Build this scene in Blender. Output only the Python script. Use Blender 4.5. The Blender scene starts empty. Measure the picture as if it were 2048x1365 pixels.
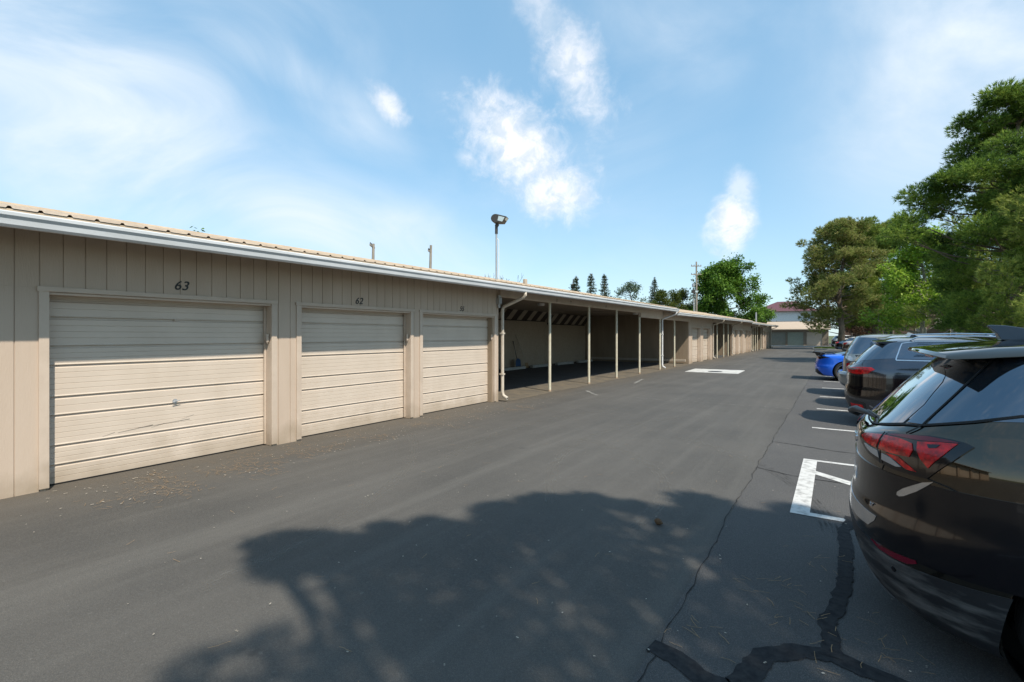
import bpy, bmesh, math, random
import numpy as np
from mathutils import Vector, Matrix
random.seed(7)
PI = math.pi
rad = math.radians
scene = bpy.context.scene
C = scene.collection

# ------------------------------------------------------------------ camera
FPX, HY, CAMH, TH = 965.0, 671.0, 1.70, math.atan(646/965.0)
cam_d = bpy.data.cameras.new('camera')
cam = bpy.data.objects.new('camera', cam_d); C.objects.link(cam)
cam.location = (0, 0, CAMH); cam.rotation_euler = (rad(90), 0, TH)
cam_d.sensor_width = 36; cam_d.lens = FPX/2048*36
cam_d.shift_y = -(682.5-HY)/2048
cam_d.clip_start = .05; cam_d.clip_end = 3000
scene.camera = cam
CT, ST = math.cos(TH), math.sin(TH)

# ------------------------------------------------------------------ light
SUN = Vector((1, -.45, 1.35)).normalized()          # towards the sun
sun_d = bpy.data.lights.new('sun', 'SUN'); sun = bpy.data.objects.new('sun', sun_d); C.objects.link(sun)
sun_d.energy = 4.3; sun_d.angle = rad(.7); sun_d.color = (1, .92, .80)
sun.rotation_euler = SUN.to_track_quat('Z', 'Y').to_euler(); sun.location = (20, -10, 30)
world = bpy.data.worlds.new('World'); scene.world = world; world.use_nodes = True
scene.view_settings.view_transform = 'Standard'; scene.view_settings.look = 'None'
scene.view_settings.gamma = 1; scene.view_settings.exposure = .41

def sky():
    nt = world.node_tree; N = nt.nodes; L = nt.links; N.clear()
    def nd(t, **k):
        n = N.new(t)
        for a, b in k.items(): setattr(n, a, b)
        return n
    def m(op, a, b=None, c=None, clamp=False):
        n = nd('ShaderNodeMath', operation=op, use_clamp=clamp)
        for i, x in enumerate((a, b, c)):
            if x is None: continue
            if isinstance(x, (int, float)): n.inputs[i].default_value = x
            else: L.new(x, n.inputs[i])
        return n.outputs[0]
    out = nd('ShaderNodeOutputWorld'); bg = nd('ShaderNodeBackground'); bg.inputs['Strength'].default_value = .115
    L.new(bg.outputs[0], out.inputs[0])
    st = nd('ShaderNodeTexSky', sky_type='NISHITA', sun_disc=False)
    st.sun_elevation = math.asin(SUN.z); st.sun_rotation = math.atan2(SUN.x, SUN.y)
    st.air_density = 1.0; st.dust_density = .35; st.ozone_density = 1.6
    tc = nd('ShaderNodeTexCoord'); nrm = nd('ShaderNodeVectorMath', operation='NORMALIZE'); L.new(tc.outputs['Generated'], nrm.inputs[0])
    sep = nd('ShaderNodeSeparateXYZ'); L.new(nrm.outputs[0], sep.inputs[0])
    z = m('MAXIMUM', sep.outputs[2], .03); zz = m('ADD', z, .12)
    px = m('DIVIDE', sep.outputs[0], zz); py = m('DIVIDE', sep.outputs[1], zz)
    cmb = nd('ShaderNodeCombineXYZ'); L.new(px, cmb.inputs[0]); L.new(py, cmb.inputs[1])
    def noise(vec, sc, det, rough=.55, dist=0., rot=0., scl=(1, 1, 1), loc=(0, 0, 0)):
        mp = nd('ShaderNodeMapping'); mp.inputs['Rotation'].default_value = (0, 0, rot); mp.inputs['Scale'].default_value = scl; mp.inputs['Location'].default_value = loc
        L.new(vec, mp.inputs[0]); n = nd('ShaderNodeTexNoise'); L.new(mp.outputs[0], n.inputs['Vector'])
        n.inputs['Scale'].default_value = sc; n.inputs['Detail'].default_value = det; n.inputs['Roughness'].default_value = rough; n.inputs['Distortion'].default_value = dist
        return n.outputs[0]
    def ramp(v, a, b):
        n = nd('ShaderNodeMapRange', interpolation_type='SMOOTHSTEP'); L.new(v, n.inputs[0]); n.inputs[1].default_value = a; n.inputs[2].default_value = b
        return n.outputs[0]
    def blob(ax, ay, sx, sy, tilt=0.):
        # ax, ay: azimuth (deg, clockwise from +Y) and elevation of a cloud; sx, sy: angular radii
        a, e = rad(ax), rad(ay)
        c = Vector((math.sin(a)*math.cos(e), math.cos(a)*math.cos(e), math.sin(e)))
        r = Vector((math.cos(a), -math.sin(a), 0)); u = r.cross(c)
        t = rad(tilt); r2 = r*math.cos(t)+u*math.sin(t); u2 = -r*math.sin(t)+u*math.cos(t)
        o = []
        for ax_, s in ((r2, sx), (u2, sy)):
            d = nd('ShaderNodeVectorMath', operation='DOT_PRODUCT'); L.new(nrm.outputs[0], d.inputs[0]); d.inputs[1].default_value = ax_
            q = m('DIVIDE', d.outputs['Value'], math.tan(rad(s))); o.append(m('MULTIPLY', q, q))
        d = nd('ShaderNodeVectorMath', operation='DOT_PRODUCT'); L.new(nrm.outputs[0], d.inputs[0]); d.inputs[1].default_value = c
        front = m('GREATER_THAN', d.outputs['Value'], .2)
        rr = m('SQRT', m('ADD', o[0], o[1]))
        return m('MULTIPLY', m('SUBTRACT', 1, rr), front)
    # cirrus veil
    n1 = noise(nrm.outputs[0], 2.2, 9, .58, 1.2, rot=.5, scl=(.8, 1.2, 1.9))
    n2 = noise(nrm.outputs[0], 1.6, 3, .5, .2, loc=(3.3, 1.2, 0))
    bank = None
    for b in SKY_VEIL:
        v = m('MULTIPLY', ramp(blob(*b[:5]), 0, 1), b[5])
        bank = v if bank is None else m('MAXIMUM', bank, v)
    veil = m('MULTIPLY', ramp(n1, .25, .85), m('ADD', m('MULTIPLY', ramp(n2, .30, .70), .42), m('MULTIPLY', bank, .95)))
    veil = m('ADD', veil, m('MULTIPLY', bank, .30))
    # horizon haze
    hz = ramp(sep.outputs[2], .42, -.02)
    veil = m('ADD', veil, m('MULTIPLY', hz, .22), clamp=True)
    # cumulus puffs
    n3 = noise(nrm.outputs[0], 17, 10, .66, .35)
    n5 = noise(nrm.outputs[0], 30, 6, .6, .4, loc=(.02, .01, .03))
    n4 = noise(nrm.outputs[0], 5, 4, .55, .3, loc=(1.7, 0, 4))
    nn = m('ADD', m('MULTIPLY', m('SUBTRACT', n3, .5), 1.55), m('MULTIPLY', m('SUBTRACT', n4, .5), .8))
    puff = None
    for b in SKY_PUFF:
        v = ramp(m('ADD', blob(*b[:5]), nn), -.02, .95); v = m('MULTIPLY', v, b[5])
        puff = v if puff is None else m('MAXIMUM', puff, v)
    # keep puffs near their centre
    tint = nd('ShaderNodeMix', data_type='RGBA', blend_type='MULTIPLY'); tint.inputs[0].default_value = 1.0
    L.new(st.outputs[0], tint.inputs[6]); tint.inputs[7].default_value = (1.22, 1.34, 1.22, 1)
    even = nd('ShaderNodeMix', data_type='RGBA'); even.inputs[0].default_value = .5; L.new(tint.outputs[2], even.inputs[6]); even.inputs[7].default_value = (2.3, 4.45, 6.6, 1)
    mx = nd('ShaderNodeMix', data_type='RGBA'); L.new(veil, mx.inputs[0]); L.new(even.outputs[2], mx.inputs[6]); mx.inputs[7].default_value = (6.0, 6.6, 7.2, 1)
    mx2 = nd('ShaderNodeMix', data_type='RGBA'); L.new(m('MULTIPLY', puff, .88, clamp=True), mx2.inputs[0]); L.new(mx.outputs[2], mx2.inputs[6]); cc = nd('ShaderNodeMix', data_type='RGBA'); L.new(ramp(n5, .36, .60), cc.inputs[0]); cc.inputs[6].default_value = (5.6, 6.1, 6.7, 1); cc.inputs[7].default_value = (8.0, 7.8, 7.9, 1); L.new(cc.outputs[2], mx2.inputs[7])
    L.new(mx2.outputs[2], bg.inputs['Color'])
def azel(px, py):
    x = (px-1024)/FPX; zf = (HY-py)/FPX
    X = x*CT-ST; Y = x*ST+CT
    return math.degrees(math.atan2(X, Y)), math.degrees(math.atan2(zf, math.hypot(X, Y)))
# (azimuth, elevation, radius x, radius y, tilt, strength)
SKY_PUFF = [azel(*p)+q for p, q in (((1040, 305), (10.5, 5.6, -41, 1)), ((1100, 365), (7.0, 5.4, -35, 1)), ((1150, 140), (7.0, 3.8, -58, .75)), ((965, 245), (4, 2.8, -30, .6)),
            ((1090, 30), (4.5, 3.0, -60, .45)), ((780, 215), (3.2, 1.7, -40, .8)), ((1462, 452), (3.0, 3.7, 0, .95)), ((1480, 375), (1.6, 2.6, 20, .5)), ((935, 318), (2.3, 1.4, -20, .5)))]
SKY_VEIL = [azel(*p)+q for p, q in (((180, 230), (26, 14, -20, .75)), ((640, 430), (26, 7, -12, .9)), ((560, 130), (15, 3.2, -20, .5)), ((1900, 130), (15, 17, -30, .95)),
            ((1300, 60), (14, 5, -30, .3)), ((700, 250), (10, 4, -20, .4)), ((20, 40), (16, 8, 0, .35)))]
sky()

# ------------------------------------------------------------------ helpers
class MB:
    def __init__(s): s.v = []; s.f = []; s.m = []
    def add(s, vs, fs, m=0):
        o = len(s.v); s.v += [tuple(v) for v in vs]; s.f += [tuple(i+o for i in f) for f in fs]; s.m += [m]*len(fs); return s
    def box(s, a, b, m=0):
        (x0, y0, z0), (x1, y1, z1) = a, b
        return s.add([(x0, y0, z0), (x1, y0, z0), (x1, y1, z0), (x0, y1, z0), (x0, y0, z1), (x1, y0, z1), (x1, y1, z1), (x0, y1, z1)],
                     [(0, 3, 2, 1), (4, 5, 6, 7), (0, 1, 5, 4), (1, 2, 6, 5), (2, 3, 7, 6), (3, 0, 4, 7)], m)
    def beam(s, p, q, w, h, m=0, up=(0, 0, 1)):
        p, q = Vector(p), Vector(q); d = (q-p).normalized(); r = d.cross(Vector(up)).normalized(); u = r.cross(d)
        vs = [c+r*a*w/2+u*b*h/2 for c in (p, q) for a, b in ((-1, -1), (1, -1), (1, 1), (-1, 1))]
        return s.add(vs, [(3, 2, 1, 0), (4, 5, 6, 7), (0, 1, 5, 4), (1, 2, 6, 5), (2, 3, 7, 6), (3, 0, 4, 7)], m)
    def tube(s, pts, rs, n=10, cap=True, m=0):
        pts = [Vector(p) for p in pts]; k = len(pts)
        if isinstance(rs, (int, float)): rs = [rs]*k
        vs = []; ref = None
        for i, p in enumerate(pts):
            d = (pts[min(i+1, k-1)]-pts[max(i-1, 0)]).normalized()
            if ref is None: ref = d.orthogonal().normalized()
            ref = (ref-d*ref.dot(d)).normalized(); b = d.cross(ref)
            vs += [p+(ref*math.cos(2*PI*j/n)+b*math.sin(2*PI*j/n))*rs[i] for j in range(n)]
        fs = [(i*n+j, i*n+(j+1) % n, (i+1)*n+(j+1) % n, (i+1)*n+j) for i in range(k-1) for j in range(n)]
        if cap: fs += [tuple(range(n))[::-1], tuple((k-1)*n+j for j in range(n))]
        return s.add(vs, fs, m)
    def prism(s, poly, fn0, fn1, m=0):
        # poly: list of 2-tuples; fn0/fn1 map them to the two end faces
        n = len(poly); vs = [fn0(*p) for p in poly]+[fn1(*p) for p in poly]
        return s.add(vs, [tuple(range(n))[::-1], tuple(range(n, 2*n))]+[(i, (i+1) % n, n+(i+1) % n, n+i) for i in range(n)], m)
    def lathe(s, prof, c, ax='y', n=32, m=0, a0=0, a1=2*PI):
        full = abs(a1-a0-2*PI) < 1e-6; vs = []; c = Vector(c); k = n if full else n+1
        for i in range(k):
            a = a0+(a1-a0)*i/n; ca, sa = math.cos(a), math.sin(a)
            for (r, h) in prof:
                vs.append(c+(Vector((r*ca, h, r*sa)) if ax == 'y' else Vector((r*ca, r*sa, h)) if ax == 'z' else Vector((h, r*ca, r*sa))))
        q = len(prof)
        return s.add(vs, [(i*q+j, i*q+j+1, ((i+1) % k)*q+j+1, ((i+1) % k)*q+j) for i in range(n) for j in range(q-1)], m)
    def build(s, name, mats, parent=None, smooth=False, bevel=0, loc=None):
        me = bpy.data.meshes.new(name); me.from_pydata(s.v, [], s.f)
        mats = mats if isinstance(mats, (list, tuple)) else [mats]
        for q in mats: me.materials.append(q)
        if len(mats) > 1: me.polygons.foreach_set('material_index', s.m)
        bm = bmesh.new(); bm.from_mesh(me); bmesh.ops.recalc_face_normals(bm, faces=bm.faces); bm.to_mesh(me); bm.free()
        if smooth: me.shade_smooth()
        if smooth == 'auto': me.set_sharp_from_angle(angle=rad(35))
        o = bpy.data.objects.new(name, me); C.objects.link(o)
        if parent: o.parent = parent
        if loc: o.location = loc
        if bevel:
            b = o.modifiers.new('bevel', 'BEVEL'); b.width = bevel; b.segments = 2; b.limit_method = 'ANGLE'; b.angle_limit = rad(40)
        return o
def npmesh(name, v, nper, m, parent=None):
    # v: (n*nper, 3) vertices; every nper consecutive ones make one face
    me = bpy.data.meshes.new(name); n = len(v)//nper
    me.vertices.add(len(v)); me.vertices.foreach_set('co', np.asarray(v, dtype=np.float32).ravel())
    me.loops.add(len(v)); me.loops.foreach_set('vertex_index', np.arange(len(v), dtype=np.int32))
    me.polygons.add(n); me.polygons.foreach_set('loop_start', np.arange(0, len(v), nper, dtype=np.int32))
    me.update(calc_edges=True); me.materials.append(m)
    o = bpy.data.objects.new(name, me); C.objects.link(o)
    if parent: o.parent = parent
    return o
def thing(name, label, cat, loc=(0, 0, 0), rz=0, group=None):
    o = bpy.data.objects.new(name, None); C.objects.link(o); o.location = loc; o.rotation_euler = (0, 0, rz)
    return tag(o, label, cat, group)
def tag(o, label, cat, group=None):
    o['label'] = label; o['category'] = cat
    if group: o['group'] = group
    return o
def struct(o): o['kind'] = 'structure'; return o
def copy_tree(o, parent=None):
    c = o.copy(); C.objects.link(c)
    if parent: c.parent = parent
    for ch in list(o.children): copy_tree(ch, c)
    return c

# ------------------------------------------------------------------ materials
def mat(name, c, rough=.6, metal=0., coat=0., c2=None, nscale=5., ndet=5., bump=0., bscale=60., nstretch=(1, 1, 1), lo=.35, hi=.65, spec=None, trans=0., bdist=.01, dirt=None):
    ma = bpy.data.materials.new(name); ma.use_nodes = True; nt = ma.node_tree; N = nt.nodes; L = nt.links
    b = N['Principled BSDF']; b.inputs['Base Color'].default_value = (*c, 1); b.inputs['Roughness'].default_value = rough
    b.inputs['Metallic'].default_value = metal; b.inputs['Coat Weight'].default_value = coat; b.inputs['Coat Roughness'].default_value = .03
    if spec is not None: b.inputs['Specular IOR Level'].default_value = spec
    tc = N.new('ShaderNodeTexCoord'); mp = N.new('ShaderNodeMapping'); mp.inputs['Scale'].default_value = nstretch; L.new(tc.outputs['Object'], mp.inputs[0])
    if c2 is None: c2 = tuple(x*.86 for x in c)
    n = N.new('ShaderNodeTexNoise'); n.inputs['Scale'].default_value = nscale; n.inputs['Detail'].default_value = ndet; n.inputs['Roughness'].default_value = .6; L.new(mp.outputs[0], n.inputs['Vector'])
    r = N.new('ShaderNodeMapRange'); r.inputs[1].default_value = lo; r.inputs[2].default_value = hi; L.new(n.outputs[0], r.inputs[0])
    x = N.new('ShaderNodeMix'); x.data_type = 'RGBA'; L.new(r.outputs[0], x.inputs[0]); x.inputs[6].default_value = (*c, 1); x.inputs[7].default_value = (*c2, 1)
    if dirt:     # splashed dirt near the ground, z in metres
        sp_ = N.new('ShaderNodeSeparateXYZ'); L.new(tc.outputs['Object'], sp_.inputs[0]); nz = N.new('ShaderNodeTexNoise'); nz.inputs['Scale'].default_value = 3.5; nz.inputs['Detail'].default_value = 7; L.new(tc.outputs['Object'], nz.inputs['Vector'])
        ad = N.new('ShaderNodeMath'); ad.operation = 'MULTIPLY_ADD'; L.new(nz.outputs[0], ad.inputs[0]); ad.inputs[1].default_value = -.75; L.new(sp_.outputs[2], ad.inputs[2])
        rm = N.new('ShaderNodeMapRange'); L.new(ad.outputs[0], rm.inputs[0]); rm.inputs[1].default_value = -.02; rm.inputs[2].default_value = -.42; rm.inputs[4].default_value = .75
        xd = N.new('ShaderNodeMix'); xd.data_type = 'RGBA'; L.new(rm.outputs[0], xd.inputs[0]); L.new(x.outputs[2], xd.inputs[6]); xd.inputs[7].default_value = (*dirt, 1)
        n6 = N.new('ShaderNodeTexNoise'); n6.inputs['Scale'].default_value = 1.3; n6.inputs['Detail'].default_value = 8; mp6 = N.new('ShaderNodeMapping'); mp6.inputs['Scale'].default_value = (1, 2.2, .5); L.new(tc.outputs['Object'], mp6.inputs[0]); L.new(mp6.outputs[0], n6.inputs['Vector'])
        r6 = N.new('ShaderNodeMapRange'); L.new(n6.outputs[0], r6.inputs[0]); r6.inputs[1].default_value = .50; r6.inputs[2].default_value = .75; r6.inputs[4].default_value = .22
        x6 = N.new('ShaderNodeMix'); x6.data_type = 'RGBA'; L.new(r6.outputs[0], x6.inputs[0]); L.new(xd.outputs[2], x6.inputs[6]); x6.inputs[7].default_value = (*[q*1.15 for q in dirt], 1); x = x6
    L.new(x.outputs[2], b.inputs['Base Color'])
    if bump:
        n2 = N.new('ShaderNodeTexNoise'); n2.inputs['Scale'].default_value = bscale; n2.inputs['Detail'].default_value = 4; L.new(mp.outputs[0], n2.inputs['Vector'])
        bp = N.new('ShaderNodeBump'); bp.inputs['Strength'].default_value = bump; bp.inputs['Distance'].default_value = bdist; L.new(n2.outputs[0], bp.inputs['Height']); L.new(bp.outputs[0], b.inputs['Normal'])
    if trans:
        t = N.new('ShaderNodeBsdfTranslucent'); L.new(x.outputs[2], t.inputs[0]); ms = N.new('ShaderNodeMixShader'); ms.inputs[0].default_value = trans
        L.new(b.outputs[0], ms.inputs[1]); L.new(t.outputs[0], ms.inputs[2]); L.new(ms.outputs[0], N['Material Output'].inputs[0])
    return ma
def leafmat(name, cols, scale=.9, trans=.3, rough=.55):
    ma = bpy.data.materials.new(name); ma.use_nodes = True; nt = ma.node_tree; N = nt.nodes; L = nt.links
    b = N['Principled BSDF']; b.inputs['Roughness'].default_value = rough; b.inputs['Specular IOR Level'].default_value = .3
    tc = N.new('ShaderNodeTexCoord'); n = N.new('ShaderNodeTexNoise'); n.inputs['Scale'].default_value = scale; n.inputs['Detail'].default_value = 3; L.new(tc.outputs['Object'], n.inputs['Vector'])
    g = N.new('ShaderNodeNewGeometry'); a = N.new('ShaderNodeMath'); a.operation = 'MULTIPLY_ADD'; L.new(g.outputs['Random Per Island'], a.inputs[0]); a.inputs[1].default_value = .34; L.new(n.outputs[0], a.inputs[2])
    cr = N.new('ShaderNodeValToRGB'); L.new(a.outputs[0], cr.inputs[0]); e = cr.color_ramp.elements
    pos = np.linspace(.38, .92, len(cols))
    e[0].position = pos[0]; e[0].color = (*cols[0], 1); e[1].position = pos[-1]; e[1].color = (*cols[-1], 1)
    for p, c in list(zip(pos, cols))[1:-1]: q = e.new(p); q.color = (*c, 1)
    L.new(cr.outputs[0], b.inputs['Base Color'])
    t = N.new('ShaderNodeBsdfTranslucent'); L.new(cr.outputs[0], t.inputs[0]); ms = N.new('ShaderNodeMixShader'); ms.inputs[0].default_value = trans
    L.new(b.outputs[0], ms.inputs[1]); L.new(t.outputs[0], ms.inputs[2]); L.new(ms.outputs[0], N['Material Output'].inputs[0])
    return ma
TAN = (.50, .40, .315); TAN2 = (.45, .355, .275)
M = dict(
    siding=mat('painted_siding', TAN, .7, c2=TAN2, nscale=3, bump=.25, bscale=120, nstretch=(1, 1, .12), lo=.3, hi=.8, dirt=(.30, .235, .165)),
    trim=mat('painted_trim', (.53, .435, .35), .6, c2=(.48, .39, .31), nscale=4, bump=.12, bscale=90, dirt=(.32, .25, .18)),
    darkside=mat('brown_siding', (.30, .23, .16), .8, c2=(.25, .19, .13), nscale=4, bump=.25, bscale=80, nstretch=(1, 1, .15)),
    door=mat('painted_steel_door', (.57, .485, .40), .5, c2=(.51, .43, .35), nscale=2.2, lo=.35, hi=.85, dirt=(.36, .29, .215)),
    gutter=mat('white_gutter', (.62, .64, .66), .4, c2=(.52, .54, .55), nscale=3, nstretch=(1, .6, 3)),
    spout=mat('cream_downspout', (.52, .46, .38), .4, c2=(.45, .39, .31)),
    wspout=mat('white_downspout', (.66, .66, .66), .4),
    roof=mat('tan_metal_roof', (.54, .43, .31), .5, c2=(.42, .32, .22), nscale=3, ndet=6),
    soffit=mat('soffit', (.36, .31, .25), .8),
    post=mat('cream_post', (.58, .54, .42), .45, c2=(.5, .45, .34), nscale=6),
    block=mat('painted_block', (.42, .34, .255), .9, c2=(.35, .28, .205), nscale=14, bump=.6, bscale=30, bdist=.02),
    ceil=mat('carport_ceiling', (.36, .29, .22), .9),
    board=mat('pale_board', (.44, .37, .29), .8),
    black=mat('black_iron', (.012, .011, .01), .5),
    concrete=mat('concrete', (.42, .41, .38), .9, c2=(.32, .31, .28), nscale=6, bump=.3, bscale=50),
    white=mat('white_paint_metal', (.75, .75, .73), .5),
    steel=mat('galvanised_steel', (.45, .46, .47), .45, .6),
    bronze=mat('dark_bronze', (.05, .045, .04), .45, .2),
    lens=mat('lamp_glass', (.5, .58, .58), .1, .2),
    chrome=mat('chrome', (.75, .75, .77), .08, 1.0),
    rubber=mat('tyre_rubber', (.022, .021, .02), .8, c2=(.035, .032, .028)),
    clad=mat('black_plastic', (.016, .0165, .018), .42, c2=(.03, .03, .031), nscale=3, nstretch=(1, 1, 6), bump=.1, bscale=300),
    glass=mat('tinted_glass', (.12, .155, .195), .02, .9, 1.0, c2=(.11, .145, .185)),
    satin=mat('satin_metal', (.62, .65, .70), .12, 1.),
    dustclad=mat('dusty_black_plastic', (.020, .020, .022), .45, c2=(.17, .16, .15), nscale=2.2, ndet=8, nstretch=(1.5, 1, 7), lo=.48, hi=.72, bump=.1, bscale=300),
    slate=mat('slate_plastic', (.045, .055, .070), .3, 0, .4),
    rust=mat('rusty_paint', (.30, .17, .10), .85, c2=(.48, .40, .30), nscale=22),
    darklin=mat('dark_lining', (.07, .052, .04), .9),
    gap=mat('panel_gap', (.004, .004, .004), .7),
    red=mat('red_lens', (.80, .006, .008), .22, .0, .25, c2=(.26, .003, .005), nscale=26, ndet=2, bump=.25, bscale=70, bdist=.004),
    deepred=mat('deep_red_lens', (.16, .005, .018), .2, 0, .3),
    clear=mat('clear_lens', (.55, .55, .56), .1, .6, 1.0),
    lampblk=mat('black_lamp', (.006, .004, .005), .12, 0, .35),
    bark=mat('pine_bark', (.20, .15, .11), .9, c2=(.11, .085, .065), nscale=9, nstretch=(1, 1, .25), bump=.8, bscale=18, bdist=.03),
    palebark=mat('pale_bark', (.42, .38, .32), .9, c2=(.2, .17, .14), nscale=5, nstretch=(1, 1, .5), bump=.5, bscale=20),
    pole=mat('weathered_pole', (.32, .28, .23), .9, c2=(.22, .19, .15), nscale=5, nstretch=(1, 1, .2)),
    brick=mat('brown_brick', (.14, .085, .06), .9, c2=(.09, .06, .045), nscale=14, nstretch=(1, 1, 4)),
    stucco=mat('white_stucco', (.85, .84, .82), .8),
    redroof=mat('maroon_tile', (.13, .05, .06), .75, c2=(.10, .04, .048), nscale=6),
    winglass=mat('window_glass', (.02, .025, .03), .06, 0, 0, spec=1),
    blue=mat('blue_plastic', (.01, .06, .16), .5),
    needle=mat('dry_needles', (.38, .25, .13), .8, c2=(.22, .14, .07), nscale=30),
    speck=mat('pale_specks', (.55, .5, .42), .9, c2=(.3, .26, .2), nscale=3),
    plate=mat('licence_plate', (.5, .56, .62), .35),
)
def paint(name, c, metal=.0, rough=.35, coat=1.): return mat(name, c, rough, metal, coat, c2=tuple(x*.97 for x in c))

def text_obj(name, body, size, m, parent, loc, rot, depth=.004, shear=0., bold=0., xscale=1.):
    cu = bpy.data.curves.new(name, 'FONT'); cu.body = body; cu.size = size; cu.extrude = depth; cu.shear = shear; cu.offset = bold; cu.align_x = 'CENTER'; cu.space_character = 1.05
    t = bpy.data.objects.new(name, cu); C.objects.link(t)
    dg = bpy.context.evaluated_depsgraph_get(); me = bpy.data.meshes.new_from_object(t.evaluated_get(dg)); bpy.data.objects.remove(t)
    me.materials.clear(); me.materials.append(m)
    o = bpy.data.objects.new(name, me); C.objects.link(o); o.parent = parent; o.location = loc; o.rotation_euler = rot; o.scale = (xscale, 1, 1)
    return o
# ------------------------------------------------------------------ ground
def asphalt(name, old):
    ma = bpy.data.materials.new(name); ma.use_nodes = True; nt = ma.node_tree; N = nt.nodes; L = nt.links
    b = N['Principled BSDF']; b.inputs['Roughness'].default_value = .85; b.inputs['Specular IOR Level'].default_value = .35
    tc = N.new('ShaderNodeTexCoord'); P = tc.outputs['Object']
    def noise(sc, det=5, scl=(1, 1, 1), rot=0., rough=.6, dist=0.):
        mp = N.new('ShaderNodeMapping'); mp.inputs['Scale'].default_value = scl; mp.inputs['Rotation'].default_value = (0, 0, rot); L.new(P, mp.inputs[0])
        n = N.new('ShaderNodeTexNoise'); n.inputs['Scale'].default_value = sc; n.inputs['Detail'].default_value = det; n.inputs['Roughness'].default_value = rough; n.inputs['Distortion'].default_value = dist
        L.new(mp.outputs[0], n.inputs['Vector']); return n.outputs[0]
    def rng(v, a, b_, c=0., d=1.):
        n = N.new('ShaderNodeMapRange'); n.interpolation_type = 'SMOOTHSTEP'; L.new(v, n.inputs[0])
        for i, x in enumerate((a, b_, c, d)): n.inputs[i+1].default_value = x
        return n.outputs[0]
    def mixc(f, a, c):
        n = N.new('ShaderNodeMix'); n.data_type = 'RGBA'
        if isinstance(f, float): n.inputs[0].default_value = f
        else: L.new(f, n.inputs[0])
        for i, x in ((6, a), (7, c)):
            if isinstance(x, tuple): n.inputs[i].default_value = (*x, 1)
            else: L.new(x, n.inputs[i])
        return n.outputs[2]
    def mul(a, c):
        n = N.new('ShaderNodeMath'); n.operation = 'MULTIPLY'; L.new(a, n.inputs[0])
        if isinstance(c, float): n.inputs[1].default_value = c
        else: L.new(c, n.inputs[1])
        return n.outputs[0]
    sep = N.new('ShaderNodeSeparateXYZ'); L.new(P, sep.inputs[0])
    if old:
        col = mixc(rng(noise(.8, 6), .35, .7), (.100, .094, .085), (.145, .134, .118))
        vo = N.new('ShaderNodeTexVoronoi'); vo.inputs['Scale'].default_value = 135; L.new(P, vo.inputs['Vector'])
        col = mixc(mul(rng(vo.outputs['Distance'], .18, .5), .6), mixc(.5, col, (.16, .155, .15)), (.042, .041, .042))
        bs, bd = 1.0, .006; h = vo.outputs['Distance']
        n = N.new('ShaderNodeMath'); n.operation = 'SUBTRACT'; n.inputs[0].default_value = 1; L.new(h, n.inputs[1]); h = n.outputs[0]
    else:
        col = mixc(rng(noise(.5, 6), .3, .7), (.076, .070, .061), (.118, .107, .092))
        # streaks of traffic film along the lane
        col = mixc(mul(rng(noise(1.0, 6, (2.6, .09, 1), .07), .46, .74), .42), col, (.185, .172, .150))
        col = mixc(mul(rng(noise(1.3, 7, (1.8, .13, 1), -.12), .50, .72), .42), col, (.172, .160, .140))
        col = mixc(mul(rng(noise(.9, 5, (1.1, .25, 1), .3, dist=.4), .5, .78), .32), col, (.055, .054, .053))
        # brown dirt along the garages
        d = N.new('ShaderNodeMath'); d.operation = 'MULTIPLY_ADD'; L.new(noise(.9, 6, (1, .5, 1)), d.inputs[0]); d.inputs[1].default_value = 2.6; L.new(sep.outputs[0], d.inputs[2])
        col = mixc(mul(rng(d.outputs[0], -4.6, -6.0), .75), col, (.135, .108, .075))
        col = mixc(mul(rng(noise(60, 3, rough=.7), .35, .70), .45), col, (.15, .142, .128))
        col = mixc(mul(rng(noise(9, 8, rough=.7), .52, .72), .28), col, (.15, .142, .126))
        # fine chips
        col = mixc(mul(rng(noise(26, 3, rough=.5), .66, .74), .5), col, (.2, .19, .17))
        vo = N.new('ShaderNodeTexVoronoi'); vo.inputs['Scale'].default_value = 170; L.new(P, vo.inputs['Vector'])
        col = mixc(mul(rng(vo.outputs['Distance'], .2, .6), .5), col, (.045, .045, .045))
        bs, bd = 1.0, .006; h = noise(110, 5)
        col = mixc(mul(rng(noise(3.2, 3, rough=.4), .74, .80), .5), col, (.035, .034, .033))
    L.new(col, b.inputs['Base Color'])
    bp = N.new('ShaderNodeBump'); bp.inputs['Strength'].default_value = bs; bp.inputs['Distance'].default_value = bd; L.new(h, bp.inputs['Height']); L.new(bp.outputs[0], b.inputs['Normal'])
    return ma
M['lane'] = asphalt('lane_asphalt', False); M['oldasph'] = asphalt('old_asphalt', True)
M['grass'] = mat('grass_soil', (.055, .085, .02), .9, c2=(.10, .10, .03), nscale=1.5, bump=.5, bscale=20, bdist=.03)
M['paint'] = mat('line_paint', (.56, .55, .52), .85, c2=(.26, .25, .235), nscale=11, ndet=10, lo=.48, hi=.70, bump=.3, bscale=150)
M['tar'] = mat('crack_tar', (.022, .022, .024), .9, c2=(.042, .041, .041), spec=.15, nscale=22, bump=.4, bscale=60)
M['crack'] = mat('crack', (.018, .017, .016), .95)
M['wornpaint'] = mat('worn_line_paint', (.30, .29, .26), .9, c2=(.11, .108, .1), nscale=7, ndet=9, lo=.42, hi=.56)
M['sand'] = mat('sandy_asphalt', (.155, .125, .085), .95, c2=(.09, .08, .065), nscale=2.5, ndet=8, bump=.4, bscale=80)
M['inner'] = mat('carport_floor', (.075, .073, .070), .9, c2=(.055, .054, .053), nscale=1.3, bump=.4, bscale=120)

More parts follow.
